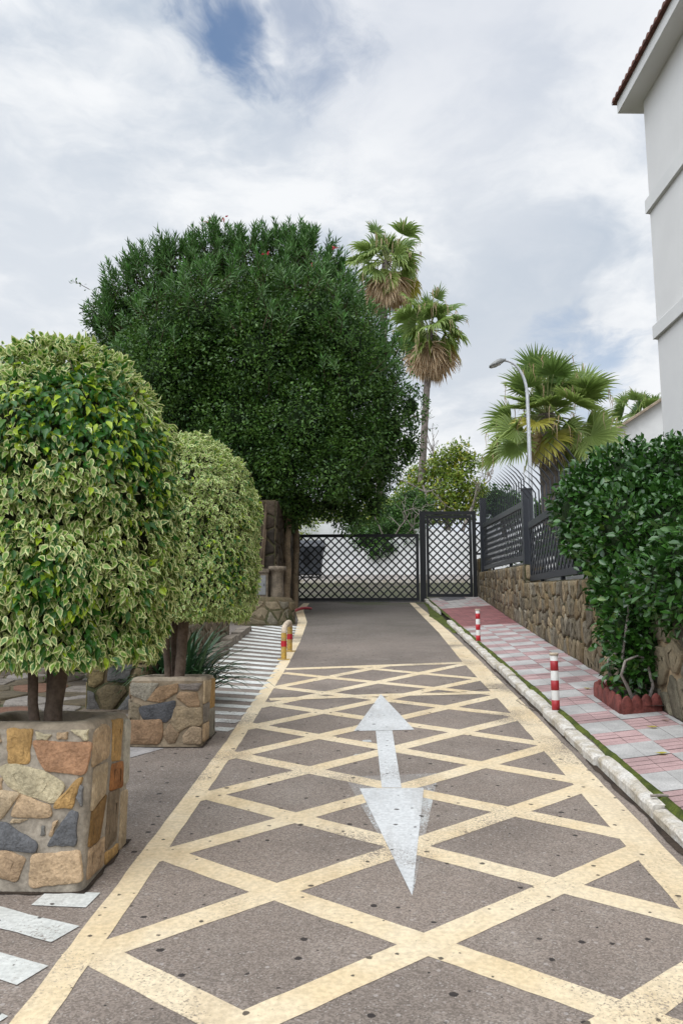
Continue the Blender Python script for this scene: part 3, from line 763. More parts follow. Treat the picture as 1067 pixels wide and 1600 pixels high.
# ------------------------------------------------------------------ left side: terrace, block, low wall, pot, plants
b = MB(); rng = random.Random(21)
T0 = (-6.4, 7.2); W, H = 4.25, 5.4
b.face([(T0[0], T0[1], SL*T0[1]+.02), (T0[0]+W, T0[1], SL*T0[1]+.02), (T0[0]+W, T0[1]+H, SL*(T0[1]+H)+.02), (T0[0], T0[1]+H, SL*(T0[1]+H)+.02)], 1)
PALF = [(.13, .10, .07), (.17, .085, .05), (.20, .17, .14), (.09, .07, .05), (.11, .085, .05), (.24, .21, .18)]
for poly in cells(W, H, .5, .42, rng):
    stone(b, poly, lambda u, v, d: Vector((T0[0]+u, T0[1]+v, SL*(T0[1]+v)+.022+d)), .015, .015, rng.choice(PALF), rng)
tag(b.build('terrace', [M['stone'], M['dark_mortar']]), kind='structure')

def block(name, x0, x1, y0, y1, z0, z1, label, cat, pal, seed, cap=None, mort='dark_mortar', cw=.22, ch=.2, rough=.0):
    root = empty(name, ((x0+x1)/2, (y0+y1)/2, z0), label, cat)
    b = MB(); b.box(x0, x1, y0, y1, z0-.06, z1, 1)
    masonry(b, (x0, y0, z0), (x1, y0, z0), (x1, y0, z1), (x0, y0, z1), (0, -1, 0), cw, ch, pal, seed, .012, .018)
    masonry(b, (x1, y0, z0), (x1, y1, z0), (x1, y1, z1), (x1, y0, z1), (1, 0, 0), cw, ch, pal, seed+1, .012, .018)
    masonry(b, (x0, y1, z0), (x0, y0, z0), (x0, y0, z1), (x0, y1, z1), (-1, 0, 0), cw, ch, pal, seed+2, .012, .018)
    b.build('wall', [M['stone'], M[mort]], root)
    if cap:
        c = MB(); rows = []
        for s, zz in ((.012, z1+.001), (.022, z1+.012), (.02, z1+cap-.008), (.004, z1+cap)):
            n = 10; pr = []
            for (ax, ay, bx, by) in ((x0-s, y0-s, x1+s, y0-s), (x1+s, y0-s, x1+s, y1+s), (x1+s, y1+s, x0-s, y1+s), (x0-s, y1+s, x0-s, y0-s)):
                for i in range(n):
                    t = i/n; px, py = ax+(bx-ax)*t, ay+(by-ay)*t; w = .008*mnoise.noise(Vector((px*11, py*11, 3)))
                    pr.append((px+w, py+w, zz+w*.6))
            rows.append(pr)
        c.grid(rows, close=True); c.face(rows[-1]); c.build('cap', M['red_cap'], root)
    return root
M['red_cap'] = rough_mat('flaking_red_cap', (.31, .175, .125), .9, .35, 9, 50, .5, .008)
block('stone_block', -2.70, -2.10, 7.9, 8.5, SL*7.9, 1.285, 'low square stone pier with flaking reddish top behind the second planter', 'stone pier', [(.17, .13, .07), (.11, .085, .05), (.16, .155, .145), (.20, .15, .07), (.13, .12, .11)], 31, .035)
# low retaining bed wall with plants
block('garden_wall', -6.5, -2.6, 10.6, 10.95, SL*10.6, 1.38, 'dark low stone wall at the back of the flagstone terrace', 'wall', DARK, 37, None)
root = empty('planting_bed', (-2.75, 12.5, SL*12.5), 'low stone-edged planting bed beside the striped walkway, agapanthus in front of it', 'planting bed')
b = MB(); x0, x1, y0, y1 = -3.4, -2.52, 10.96, 14.6
P = lambda x, y, z: (x, y, SL*y+z)
b.hexa([P(x0, y0, -.05), P(x1, y0, -.05), P(x1, y1, -.05), P(x0, y1, -.05), P(x0, y0, .52), P(x1, y0, .52), P(x1, y1, .50), P(x0, y1, .50)], 1)
masonry(b, P(x0, y0, 0), P(x1, y0, 0), P(x1, y0, .52), P(x0, y0, .52), (0, -1, 0), .25, .2, DARK, 41, .012, .015)
masonry(b, P(x1, y0, 0), P(x1, y1, 0), P(x1, y1, .5), P(x1, y0, .52), (1, 0, 0), .25, .2, [(.22, .17, .115), (.19, .15, .10), (.25, .2, .14)], 42, .012, .015)
b.build('wall', [M['stone'], M['dark_mortar']], root)
s = MB(); s.grid([[P(x0+(x1-x0)*i/6+(.04 if i == 0 else -.04 if i == 6 else 0), y0+.04+(y1-y0-.08)*j/10, .525+.02*mnoise.noise(Vector((i, j, 0)))) for i in range(7)] for j in range(11)])
s.build('soil', M['soil'], root)
# rough kerb of cut stones along the bed
b = MB(); rng = random.Random(4); y = 8.9
while y < 15.6:
    L = rng.uniform(.35, .6); xc = -2.24-.028*(y-9)
    p = []
    for z in (-.05, .10+rng.uniform(-.02, .02)):
        for (dx, dy) in ((-.11, 0), (.11, 0), (.11, L-.03), (-.11, L-.03)):
            p.append((xc+dx*(1 if z < 0 else .8)+rng.uniform(-.015, .015), y+dy+rng.uniform(-.01, .01), SL*(y+dy)+z))
    b.hexa(p); y += L
tag(b.build('garden_kerb', M['kerb_dark'] if 'kerb_dark' in M else rough_mat('old_kerb', (.26, .22, .175), .95, .4, 8, 50, .5, .01)), kind='structure')
# tall shrub trunk mass by the bed
root = empty('terracotta_pot', (-3.84, 10.2, SL*10.2+.02), 'terracotta flowerpot against the dark terrace wall', 'flowerpot')
b = MB(); b.lathe([(.0, .0), (.10, 0), (.15, .24), (.15, .245)], (-3.84, 10.2, SL*10.2+.02), 24); b.build('body', M['terracotta'], root)
b = MB(); b.lathe([(.15, .245), (.175, .247), (.178, .30), (.155, .302), (.15, .25)], (-3.84, 10.2, SL*10.2+.02), 24); b.build('rim', M['terracotta'], root)
b = MB(); b.lathe([(.152, .27), (.08, .285), (.0, .29)], (-3.84, 10.2, SL*10.2+.02), 20); b.build('soil', M['soil'], root)

def strap_clump(name, c, n, L, w, label, cat, mat, seed, up=1.0, group=None):
    rng = np.random.default_rng(seed); root = empty(name, c, label, cat, group)
    V = []; F = []; tint = []; edge = []
    for i in range(n):
        a = rng.random()*2*np.pi; el = rng.uniform(.75, 1.42)*up; l = L*rng.uniform(.65, 1.1); d = np.array([math.cos(a)*math.cos(el), math.sin(a)*math.cos(el), math.sin(el)])
        p = np.array(c)+np.array([math.cos(a), math.sin(a), 0])*rng.uniform(0, .16)+np.array([rng.normal(0, .06), rng.normal(0, .06), 0]); side = np.array([-math.sin(a), math.cos(a), 0]); tt = rng.random(); b0 = len(V); k = 7
        for j in range(k):
            t = j/(k-1); ww = w*(.6+.8*t-1.38*t**3)*.5
            fold = np.array([0, 0, ww*.45])
            V += [p-side*ww+fold, p, p+side*ww+fold]; tint += [tt]*3; edge += [1, 0, 1]
            p = p+d*l/(k-1); d = d+np.array([0, 0, -.33*(1.35-el*.35)*(.5+t)]); d /= np.linalg.norm(d)
        for j in range(k-1):
            q = b0+3*j; F += [(q, q+1, q+4, q+3), (q+1, q+2, q+5, q+4)]
    np_mesh('leaves', V, F, mat, root, {'tint': tint, 'edge': edge, 'kind': np.zeros(len(V))}, True)
    return root
strap_clump('agapanthus', (-1.95, 8.35, SL*8.35), 300, .88, .036, 'dark green strap-leaved clump spreading behind the second planter', 'plant', M['strap'], 3)
strap_clump('agapanthus', (-2.28, 8.6, SL*8.6), 240, .88, .036, 'dark strap-leaved clump left of the second ficus stems, beside the stone pier', 'plant', M['strap'], 9)

def bush(name, lobes, n, size, tpl, mat, label, cat, seed, stems=None, kindp=.08, barkmat='dark_bark', up=.35, core=True, group=None, coremat='dark_core', drop=0.0, shell=.35, hang=0.0, thin=.75, clump=.35):
    """shrub or crown: leaves spread through the outer part of a union of lobes, over dark twigs"""
    rng = np.random.default_rng(seed)
    C_ = np.array([l[0] for l in lobes], dtype=float); Rr = np.array([l[1] if hasattr(l[1], '__len__') else (l[1],)*3 for l in lobes], dtype=float)
    base = (float(C_[:, 0].mean()), float(C_[:, 1].mean()), float((C_[:, 2]-Rr[:, 2]).min()-drop)); C_, Rr = C_, Rr
    root = empty(name, base, label, cat, group)
    wts = (Rr.prod(1))**(2/3)*np.array([l[2] if len(l) > 2 else 1.0 for l in lobes]); wts /= wts.sum()
    P = []; N = []
    tot = 0
    while tot < n:
        k = int((n-tot)*1.6)+200; li = rng.choice(len(lobes), k, p=wts)
        d = unit(rng.normal(0, 1, (k, 3))); r = 1-shell*rng.random(k)**1.6
        p = C_[li]+d*Rr[li]*r[:, None]
        keep = np.ones(k, bool)
        for c, R_ in zip(C_, Rr):
            q = np.linalg.norm((p-c)/R_, axis=1); keep &= q > (1-shell)*.98
        p = p[keep]; d = unit(d[keep]/Rr[li[keep]])
        P.append(p); N.append(d); tot += len(p)
    P = np.concatenate(P)[:n]; N = np.concatenate(N)[:n]
    P = P+N*(fbm(P, 1.1/max(.3, Rr.mean()), seed)*.24*Rr.mean())[:, None]+rng.normal(0, size*.4, (n, 3))
    # leave gaps: thin the leaves where a clump noise is low
    cl = fbm(P, 2.2/max(.4, Rr.mean()), seed+5); keep = rng.random(n) < np.clip(thin+cl*1.1, .25, 1)
    P, N = P[keep], N[keep]; n = len(P); cl = cl[keep]
    T = unit(N*.6+rng.normal(0, .6, (n, 3))+np.array([0, 0, up-.2-hang])); N2 = unit(N*.6+rng.normal(0, .55, (n, 3))+np.array([0, 0, .6]))
    tint = np.clip(rng.normal(.45, .25, n)+cl*clump, 0, 1); k2 = fbm(P, 1.1/max(.4, Rr.mean()), seed+11); kind = (rng.random(n) < kindp*(.5+8*np.clip(k2-.12, 0, 1))).astype(float)
    leaves('crown', tpl, P, N2, T, size*rng.uniform(.65, 1.3, n), mat, root, tint, kind)
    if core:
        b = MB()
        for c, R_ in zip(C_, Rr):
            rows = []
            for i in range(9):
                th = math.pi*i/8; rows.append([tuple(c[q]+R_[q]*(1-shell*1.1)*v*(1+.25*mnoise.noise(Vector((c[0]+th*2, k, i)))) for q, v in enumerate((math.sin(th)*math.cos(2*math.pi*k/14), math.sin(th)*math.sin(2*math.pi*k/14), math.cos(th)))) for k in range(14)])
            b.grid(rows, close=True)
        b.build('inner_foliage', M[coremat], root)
    for pts, rad in (stems or []):
        s = MB(); s.tube(pts, rad, 8); s.build('trunk', M[barkmat], root)
    return root
# fresh green fern-like plants in the bed
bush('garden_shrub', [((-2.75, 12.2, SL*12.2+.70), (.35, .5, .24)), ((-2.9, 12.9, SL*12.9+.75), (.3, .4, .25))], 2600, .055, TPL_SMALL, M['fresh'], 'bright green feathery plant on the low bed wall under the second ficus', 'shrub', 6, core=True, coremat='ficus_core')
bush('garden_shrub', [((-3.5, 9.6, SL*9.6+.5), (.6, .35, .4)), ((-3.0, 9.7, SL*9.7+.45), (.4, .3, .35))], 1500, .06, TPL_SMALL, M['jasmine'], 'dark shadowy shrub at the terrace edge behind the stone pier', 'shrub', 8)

# ------------------------------------------------------------------ stone pillar, meter pedestal and cabinet by the gate
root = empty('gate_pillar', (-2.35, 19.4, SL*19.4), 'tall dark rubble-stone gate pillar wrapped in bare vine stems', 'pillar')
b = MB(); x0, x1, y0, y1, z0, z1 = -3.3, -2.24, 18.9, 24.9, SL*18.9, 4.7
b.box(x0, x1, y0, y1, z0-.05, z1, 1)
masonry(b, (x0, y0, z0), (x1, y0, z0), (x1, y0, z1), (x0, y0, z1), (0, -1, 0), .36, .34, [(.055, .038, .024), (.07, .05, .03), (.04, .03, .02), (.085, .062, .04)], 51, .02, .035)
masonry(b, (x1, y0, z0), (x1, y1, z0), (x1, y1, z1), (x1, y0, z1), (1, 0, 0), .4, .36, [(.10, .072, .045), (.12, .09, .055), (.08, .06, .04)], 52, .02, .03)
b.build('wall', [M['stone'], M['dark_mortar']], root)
for i, (pts, r) in enumerate([([(-2.38, 18.80, 2.6), (-2.45, 18.80, 2.95), (-2.55, 18.80, 3.25), (-2.52, 18.80, 3.7), (-2.46, 18.80, 4.1), (-2.45, 18.9, 4.6)], .035), ([(-2.33, 18.80, 2.6), (-2.5, 18.80, 3.05), (-2.5, 18.80, 3.5), (-2.43, 18.80, 4.0)], .025)]):
    s = MB(); s.tube([(p[0]+.02*math.sin(p[2]*9+i), p[1], p[2]) for p in pts], r, 8); s.build('vine_stem', M['dark_bark'], root)
root = empty('weathered_post', (-2.10, 19.0, SL*19), 'pale weathered timber-like post between the stone pillar and the black gate', 'post')
for k, (x, y, r, zt) in enumerate(((-2.13, 20.6, .085, 4.75), (-2.02, 21.6, .075, 4.9))):
    s = MB(); P = []; 
    for i in range(14):
        t = i/13; z = SL*y-.1+(zt-SL*y+.1)*t; P.append((x+.035*mnoise.noise(Vector((k*5, z*1.7, 0))), y, z))
    s.tube(P, [r*(1+.18*mnoise.noise(Vector((k, q[2]*4, 3)))) for q in P], 10); s.build('shaft', M['post_wood'], root)
root = empty('meter_pedestal', (-2.25, 17.4, SL*17.4), 'rounded rubble-stone pedestal with a grey meter cabinet, in front of the pillar', 'pedestal')
b = MB(); cx, cy, zb = -2.28, 17.55, SL*17.2; rngp = random.Random(61)
prof = [(.62, -.1), (.60, .25), (.58, .50), (.52, .58), (.0, .60)]
rows = [[(cx+r*1.05*math.copysign(abs(math.cos(a))**.8, math.cos(a))*(1+.03*mnoise.noise(Vector((math.cos(a)*3, math.sin(a)*3, z*4)))), cy+r*.8*math.sin(a), zb+z) for a in [2*math.pi*k/40 for k in range(40)]] for r, z in prof]
b.grid(rows, 1, close=True)
per = 2*math.pi*.58
def pedmap(u, v, d):
    a = u/per*2*math.pi; r = .60-.02*v/.5+d
    return Vector((cx+r*1.05*math.copysign(abs(math.cos(a))**.8, math.cos(a)), cy+r*.8*math.sin(a), zb+v))
for poly in cells(per, .5, .27, .19, rngp):
    c = rngp.choice([(.20, .155, .09), (.24, .19, .12), (.16, .13, .08), (.19, .165, .12)]); stone(b, poly, pedmap, .015, .018, c, rngp)
b.build('base', [M['stone'], M['dark_mortar']], root)
b = MB(); z = zb+.57
b.box(-2.60, -2.19, 17.25, 17.7, z, z+.52); b.box(-2.62, -2.17, 17.22, 17.72, z+.521, z+.60); b.build('cabinet_housing', M['old_cement'], root)
b = MB(); b.box(-2.54, -2.23, 17.235, 17.249, z+.06, z+.46)
d = b.build('cabinet_door', M['cabinet'], root)
b = MB(); b.box(-2.27, -2.255, 17.22, 17.234, z+.24, z+.29); b.build('lock', M['black_metal'], d)
b = MB(); b.lathe([(.15, 0), (.145, .2), (.13, .42), (.15, .55), (.20, .58), (.19, .66), (.0, .67)], (-2.02, 17.45, z), 14); b.build('stone_column', M['old_cement'], root)
root = None
b = MB(); P = []
for i in range(16):
    t = i/15; P.append((-2.05+.62*t*.75, 19.5+1.9*t+.25*math.sin(t*5), SL*(19.5+1.9*t)+.05+.07*math.sin(t*math.pi)))
b.tube(P, .035, 8); tag(b.build('garden_hose', M['hose']), 'red hose lying on the ground beside the stone pedestal', 'hose')

# hoop guard
def hoop():
    A = Vector((-1.255, 11.75, SL*11.75)); B = Vector((-1.27, 12.72, SL*12.72)); H = .46; R = .04
    root = empty('hoop_barrier', (A+B)/2, 'small yellow and red tubular hoop barrier standing by the striped walkway', 'barrier')
    up = Vector((0, 0, 1)); d = (B-A)
    P = [A+up*.37]
    for i in range(13):
        a = math.pi*i/12; P.append(A+d*(.5-.5*math.cos(a))*1.0+up*(.37+(.0))+up*(H-.37)*math.sin(a)**.5)
    P.append(B+up*.37)
    s = MB(); s.tube(P, R, 12); s.build('top_rail', M['hoop_cream'], root)
    for q in (A, B):
        s = MB(); s.tube([q-up*.03, q+up*.37], R, 12); l = s.build('leg', M['hoop_yellow'], root)
        s = MB(); s.tube([q+up*.18, q+up*.26], R+.002, 12); s.build('red_band', M['bright_red'], l)
        s = MB(); s.lathe([(.0, .012), (.085, .012), (.09, .0)], q, 14); s.build('foot', M['hoop_yellow'], l)
hoop()

# bollards
def bollard(x, y, red, label):
    z = pavz(x, y); H = .50; R = .034
    root = empty('bollard', (x, y, z), label, 'bollard', 'red and white pavement bollards')
    s = MB(); s.lathe([(R, -.03), (R, H-.006), (R-.006, H), (0, H+.001)], (x, y, z), 18); s.build('post', M['bollard_white'], root)
    for k in range(3):
        a = .003+k*H*.345; s = MB(); s.lathe([(R, a), (R+.0015, a+.001), (R+.0015, a+H*.172), (R, a+H*.174)], (x, y, z), 18); s.build('red_band', red, root)
    s = MB(); s.lathe([(R, H-.018), (R+.006, H-.016), (R+.007, H-.004), (R+.002, H+.006), (0, H+.008)], (x, y, z), 18); s.build('cap', M['hoop_cream'], root)
    return root
p = gr(868, 1110, .08); bollard(p.x, p.y, M['red_paint'], 'nearer red and white striped bollard, taller in view, on the pavement edge')
p = gr(747, 1001, .09); bollard(p.x, p.y, M['bright_red'], 'farther red and white bollard, just short of the plain red tiles')

# ------------------------------------------------------------------ right side: retaining wall, fence, shrub, lamp
root = empty('retaining_wall', (2.8, 15, SL*15), 'long stepped rubble-stone retaining wall along the tiled pavement, under the fence', 'wall')
def wall_sec(b, ya, yb, za, zb, seed, cw, ch, pal, gap, mort=1):
    A0 = Vector((wallx(ya), ya, pavz(2.6, ya)-.03)); B0 = Vector((wallx(yb), yb, pavz(2.6, yb)-.03)); A1 = Vector((A0.x, ya, za)); B1 = Vector((B0.x, yb, zb))
    n = Vector((-(yb-ya), B0.x-A0.x, 0)).normalized(); o = -n*.34
    b.hexa([A0+o, A0, B0, B0+o, A1+o, A1, B1, B1+o], mort)
    masonry(b, B0, A0, A1, B1, n, cw, ch, pal, seed, gap, .03)
    masonry(b, A0, A0+o, A1+o, A1, (0, -1, 0), cw, ch, pal, seed+1, gap, .03)
b = MB()
TANW = [(.24, .205, .14), (.20, .175, .12), (.27, .22, .14), (.22, .185, .125), (.17, .15, .11)]
wall_sec(b, 24.95, 26.7, 3.92, 4.05, 71, .3, .4, GREY, .02)
wall_sec(b, 15.2, 24.948, 2.86, 3.50, 72, .24, .27, GREY, .016)
wall_sec(b, 9.2, 15.198, 2.18, 2.53, 74, .21, .25, GREY, .016)
wall_sec(b, 2.0, 9.198, 1.75, 2.18, 76, .27, .29, TANW, .022, 2)
b.build('wall', [M['stone'], M['dark_mortar'], M['mortar']], root)

def clip_seg(a, b, x0, x1, y0, y1):
    t0, t1 = 0., 1.; dx, dy = b[0]-a[0], b[1]-a[1]
    for p, q in ((-dx, a[0]-x0), (dx, x1-a[0]), (-dy, a[1]-y0), (dy, y1-a[1])):
        if abs(p) < 1e-9:
            if q < 0: return None
        else:
            r = q/p
            if p < 0: t0 = max(t0, r)
            else: t1 = min(t1, r)
    if t0 >= t1: return None
    return (a[0]+dx*t0, a[1]+dy*t0), (a[0]+dx*t1, a[1]+dy*t1)
def lattice(b, mapf, W, H, pitch, w, t, n, ratio=1.0):
    """two crossing layers of flat bars filling a W x H panel"""
    n = Vector(n)
    for layer, s in ((0, 1), (1, -1)):
        k = -int(H*ratio/pitch)-2
        while k*pitch < W+H*ratio+pitch:
            x = k*pitch
            a, c = ((x, 0), (x+H*ratio, H)) if s == 1 else ((x, 0), (x-H*ratio, H))
            seg = clip_seg(a, c, 0, W, 0, H)
            if seg and math.hypot(seg[1][0]-seg[0][0], seg[1][1]-seg[0][1]) > .02:
                A = mapf(*seg[0])+n*(layer-.5)*t*1.05; B = mapf(*seg[1])+n*(layer-.5)*t*1.05
                b.bar(A, B, w, t, n)
            k += 1
# sliding gate
GY = 25.2
gx0, gx1, gz0, gz1 = -2.36, 1.38, SL*GY+.03, 4.69
root = empty('sliding_gate', ((gx0+gx1)/2, GY, SL*GY), 'wide black lattice gate closing the lane at its far end', 'gate')
b = MB(); fw = .09
b.bar((gx0, GY, gz1-fw/2), (gx1, GY, gz1-fw/2), .06, fw); b.bar((gx0, GY, gz0+fw/2), (gx1, GY, gz0+fw/2), .06, fw)
for x in (gx0+.045, gx1-.045): b.box(x-.045, x+.045, GY-.028, GY+.028, gz0+fw, gz1-fw)
b.build('frame', M['black_metal'], root)
b = MB(); lattice(b, lambda u, v: Vector((gx0+.09+u, GY, gz0+.09+v)), gx1-gx0-.18, gz1-gz0-.18, .246, .042, .012, (0, 1, 0)); b.build('lattice', M['black_metal'], root)
b = MB()
b.box(-2.56, -2.44, GY-.06, GY+.06, SL*GY-.05, 4.80); b.box(-2.57, -2.43, GY-.07, GY+.07, 4.80, 4.82); b.build('post', M['black_metal'], root)
for z in (2.95, 3.7, 4.55):
    b = MB(); b.box(-2.70, -2.561, GY-.03, GY+.03, z-.04, z+.04); b.build('bracket', M['black_metal'], root)
b = MB(); b.box(-2.4, 1.4, GY-.05, GY+.05, SL*GY-.04, SL*GY+.022); b.build('rail', M['cover'], root)
# pedestrian gate
PY = 25.35
root = empty('pedestrian_gate', (2.25, PY, pavz(2.2, PY)), 'tall narrow black lattice gate standing at the end of the tiled pavement', 'gate')
z0p, z1p = pavz(2.3, PY)+.03, 5.40
b = MB(); b.box(1.42, 1.60, PY-.09, PY+.09, SL*GY-.05, z1p); b.box(3.02, 3.13, PY-.06, PY+.06, z0p-.1, z1p); b.box(1.601, 3.019, PY-.05, PY+.05, z1p-.10, z1p); b.build('frame', M['black_metal'], root)
b = MB(); dx0, dx1, dz0, dz1 = 1.62, 3.0, z0p, z1p-.12
b.box(dx0, dx1, PY-.025, PY+.025, dz1-.09, dz1); b.box(dx0, dx1, PY-.025, PY+.025, dz0, dz0+.09)
for x in (dx0, dx1-.08): b.box(x, x+.08, PY-.024, PY+.024, dz0+.09, dz1-.09)
door = b.build('door', M['black_metal'], root)
b = MB(); lattice(b, lambda u, v: Vector((dx0+.08+u, PY, dz0+.09+v)), dx1-dx0-.16, dz1-dz0-.18, .246, .042, .012, (0, 1, 0)); b.build('lattice', M['black_metal'], door)
b = MB(); b.box(2.92, 2.97, PY-.06, PY-.026, 4.15, 4.33); b.bar((2.82, PY-.065, 4.26), (2.95, PY-.065, 4.26), .02, .02); b.build('handle', M['black_metal'], door)
b = MB(); b.box(1.85, 2.15, PY-.07, PY-.051, z1p-.085, z1p-.03); b.build('door_closer', M['black_metal'], root)
b = MB(); x0, x1 = 3.135, 3.36
b.box(x0, x1, PY-.03, PY+.03, 5.0, 5.06); b.box(x0, x1, PY-.03, PY+.03, 4.06, 4.12)
lattice(b, lambda u, v: Vector((x0+u, PY, 4.12+v)), x1-x0, .88, .246, .042, .012, (0, 1, 0)); b.build('side_panel', M['black_metal'], root)

# fence on the wall
root = empty('security_fence', (2.95, 19, 3.1), 'dark grey lattice fence with outward-bent spikes on top of the stone wall', 'fence')
fxx = lambda y: 2.75+(y-12.75)*(.59/13.9)
def fence_panel(ya, yb, ba, bb, ta, tb):
    """panel between y=ya (near) and yb (far); bottoms ba,bb tops ta,tb"""
    L = yb-ya
    f = lambda u, v: Vector((fxx(ya+u), ya+u, (ba+(bb-ba)*u/L)+v*((ta-ba)*(1-u/L)+(tb-bb)*u/L)))
    nrm = Vector((-1, (fxx(yb)-fxx(ya))/L, 0)).normalized()
    b = MB()
    b.bar(f(0, 0), f(L, 0), .06, .10); b.bar(f(0, 1), f(L, 1), .06, .12)
    for u in (.03, L-.03): b.bar(f(u, .02), f(u, .98), .05, .05, nrm)
    p = b.build('panel_frame', M['fence_metal'], root)
    b = MB(); lattice(b, lambda u, v: f(u, v), L, 1.0, .29, .078, .010, nrm, 1.2); b.build('lattice', M['fence_metal'], p)
    b = MB(); k = int(L/.36)
    for i in range(k+1):
        q = f(L*i/k, 1); H = .50
        b.tube([q, q+Vector((0, 0, H)), q+Vector((-.10, 0, H+.14)), q+Vector((-.28, -.02, H+.30))], [.014, .013, .012, .003], 5, smooth=False)
    b.build('spikes', M['fence_metal'], p)
    for u in (L*.28, L*.72):
        b = MB(); b.bar(f(u, 0)-Vector((0, 0, .3)), f(u, 0), .06, .06, nrm); b.build('foot', M['fence_metal'], p)
fence_panel(15.75, 24.3, 3.04, 3.57, 4.06, 4.82)
fence_panel(10.9, 15.15, 2.40, 2.60, 3.375, 3.56)
for (y, zb, zt) in ((24.5, 3.45, 5.62), (15.45, 2.50, 4.27)):
    b = MB(); x = fxx(y); b.box(x-.09, x+.09, y-.09, y+.09, zb, zt); b.box(x-.10, x+.10, y-.10, y+.10, zt, zt+.025); b.build('post', M['fence_metal'], root)
# white garden wall inside the fence
b = MB()
for (ya, yb, za, zb) in ((15.3, 26.5, 3.02, 3.62), (6.0, 15.29, 2.12, 2.60)):
    xa, xb = wallx(ya)+.40, wallx(yb)+.40
    b.hexa([(xa, ya, SL*ya), (xa+.18, ya, SL*ya), (xb+.18, yb, SL*yb), (xb, yb, SL*yb), (xa, ya, za), (xa+.18, ya, za), (xb+.18, yb, zb), (xb, yb, zb)])
tag(b.build('white_coping', M['white_wall'], loc=(3.1, 16, 1.7)) if False else b.build('garden_parapet', M['white_wall']), 'low white painted parapet showing through the gap under the grey fence', 'wall')

# street lamp
lb = Vector((4.02, 21, 2.0)); root = empty('street_lamp', lb, 'tall galvanised street lamp with a curved arm, behind the spiked fence', 'street lamp')
b = MB(); P = [lb]; Rr = [.075]
for z in np.linspace(3, 7.75, 8): P.append(Vector((4.02-.01*(z-2)*.3, 21, z))); Rr.append(.070-.028*(z-2)/6)
for i in range(1, 11):
    a = math.radians(92*i/10); P.append(Vector((4.0-.56*(1-math.cos(a)), 21-.10*(i/10), 7.75+.92*math.sin(a)))); Rr.append(.040-.010*i/10)
b.tube(P, Rr, 14); b.build('pole', M['lamp_metal'], root)
tip = P[-1]
rows = []; A = tip+Vector((.04, 0, .02)); Bt = at(764, 573, 20.85)
for t, w, h in ((0, .05, .07), (.12, .07, .09), (.3, .13, .17), (.55, .17, .18), (.85, .15, .12), (1, .05, .05)):
    c = A.lerp(Bt, t); rows.append([(c.x, c.y-w, c.z-h*.25), (c.x, c.y-w*.8, c.z+h*.35), (c.x, c.y, c.z+h*.6), (c.x, c.y+w*.8, c.z+h*.35), (c.x, c.y+w, c.z-h*.25), (c.x, c.y, c.z-h*.3)])
b = MB(); b.grid(rows, close=True); b.face(rows[0][::-1]); b.face(rows[-1]); hd = b.build('lamp_head', M['lamp_head'], root)
b = MB(); c0 = A.lerp(Bt, .3); c1 = A.lerp(Bt, .9); dn = Vector((0, 0, -.05))
b.hexa([c0+dn+Vector((0, -.08, -.012)), c0+dn+Vector((0, .08, -.012)), c1+dn*.6+Vector((0, .08, -.012)), c1+dn*.6+Vector((0, -.08, -.012)), c0+dn+Vector((0, -.08, .01)), c0+dn+Vector((0, .08, .01)), c1+dn*.6+Vector((0, .08, .01)), c1+dn*.6+Vector((0, -.08, .01))]); b.build('lens', M['trim'], hd)

# scalloped red planter edging and the glossy shrub that grows from it
root = empty('scalloped_edging', (2.34, 7.85, pavz(2.3, 7.8)), 'red scalloped clay edging round the root of the glossy shrub, against the wall', 'planter edging')
def scallop(A, B, n, H=.165, t=.035):
    A = Vector(A); B = Vector(B); d = (B-A); L = d.length; d /= L; nn = Vector((-d.y, d.x, 0)).normalized()*t/2
    b = MB(); k = n*12; top = []
    for i in range(k+1):
        u = i/k; ph = (u*n) % 1.0; s = abs(math.sin(math.pi*u*n))**.6
        top.append(H*(.58+.42*s))
    r0 = []; r1 = []; r2 = []; r3 = []
    for i in range(k+1):
        p = A+d*L*i/k; z = pavz(p.x, p.y)-p.z+p.z*0+pavz(p.x, p.y)*0
        q = Vector((p.x, p.y, pavz(p.x, p.y)-.01))
        r0.append(q-nn); r1.append(q-nn+Vector((0, 0, top[i]-.008))); r2.append(q+Vector((0, 0, top[i]))); r3.append(q+nn+Vector((0, 0, top[i]-.008)))
    r4 = [Vector((q.x, q.y, 0))+nn*2 for q in r0]; r4 = [Vector((q.x, q.y, z.z)) for q, z in zip(r4, r0)]
    b.grid([r0, r1, r2, r3, r4]); b.face([r0[0], r4[0], r3[0], r2[0], r1[0]]); b.face([r0[-1], r1[-1], r2[-1], r3[-1], r4[-1]])
    b.build('edging', M['red_clay'], root)
scallop((2.115, 7.37, 0), (2.475, 7.46, 0), 4); scallop((2.115, 7.39, 0), (2.13, 8.28, 0), 5); scallop((2.14, 8.29, 0), (2.50, 8.36, 0), 4)
b = MB(); b.grid([[(2.13+.37*i/6, 7.4+.9*j/8, pavz(2.3, 7.4+.9*j/8)+.06+.02*mnoise.noise(Vector((i, j, 4)))) for i in range(7)] for j in range(9)]); b.build('soil', M['soil'], root)
hz = lambda px, py, Y: tuple(at(px, py, Y))
stems = []
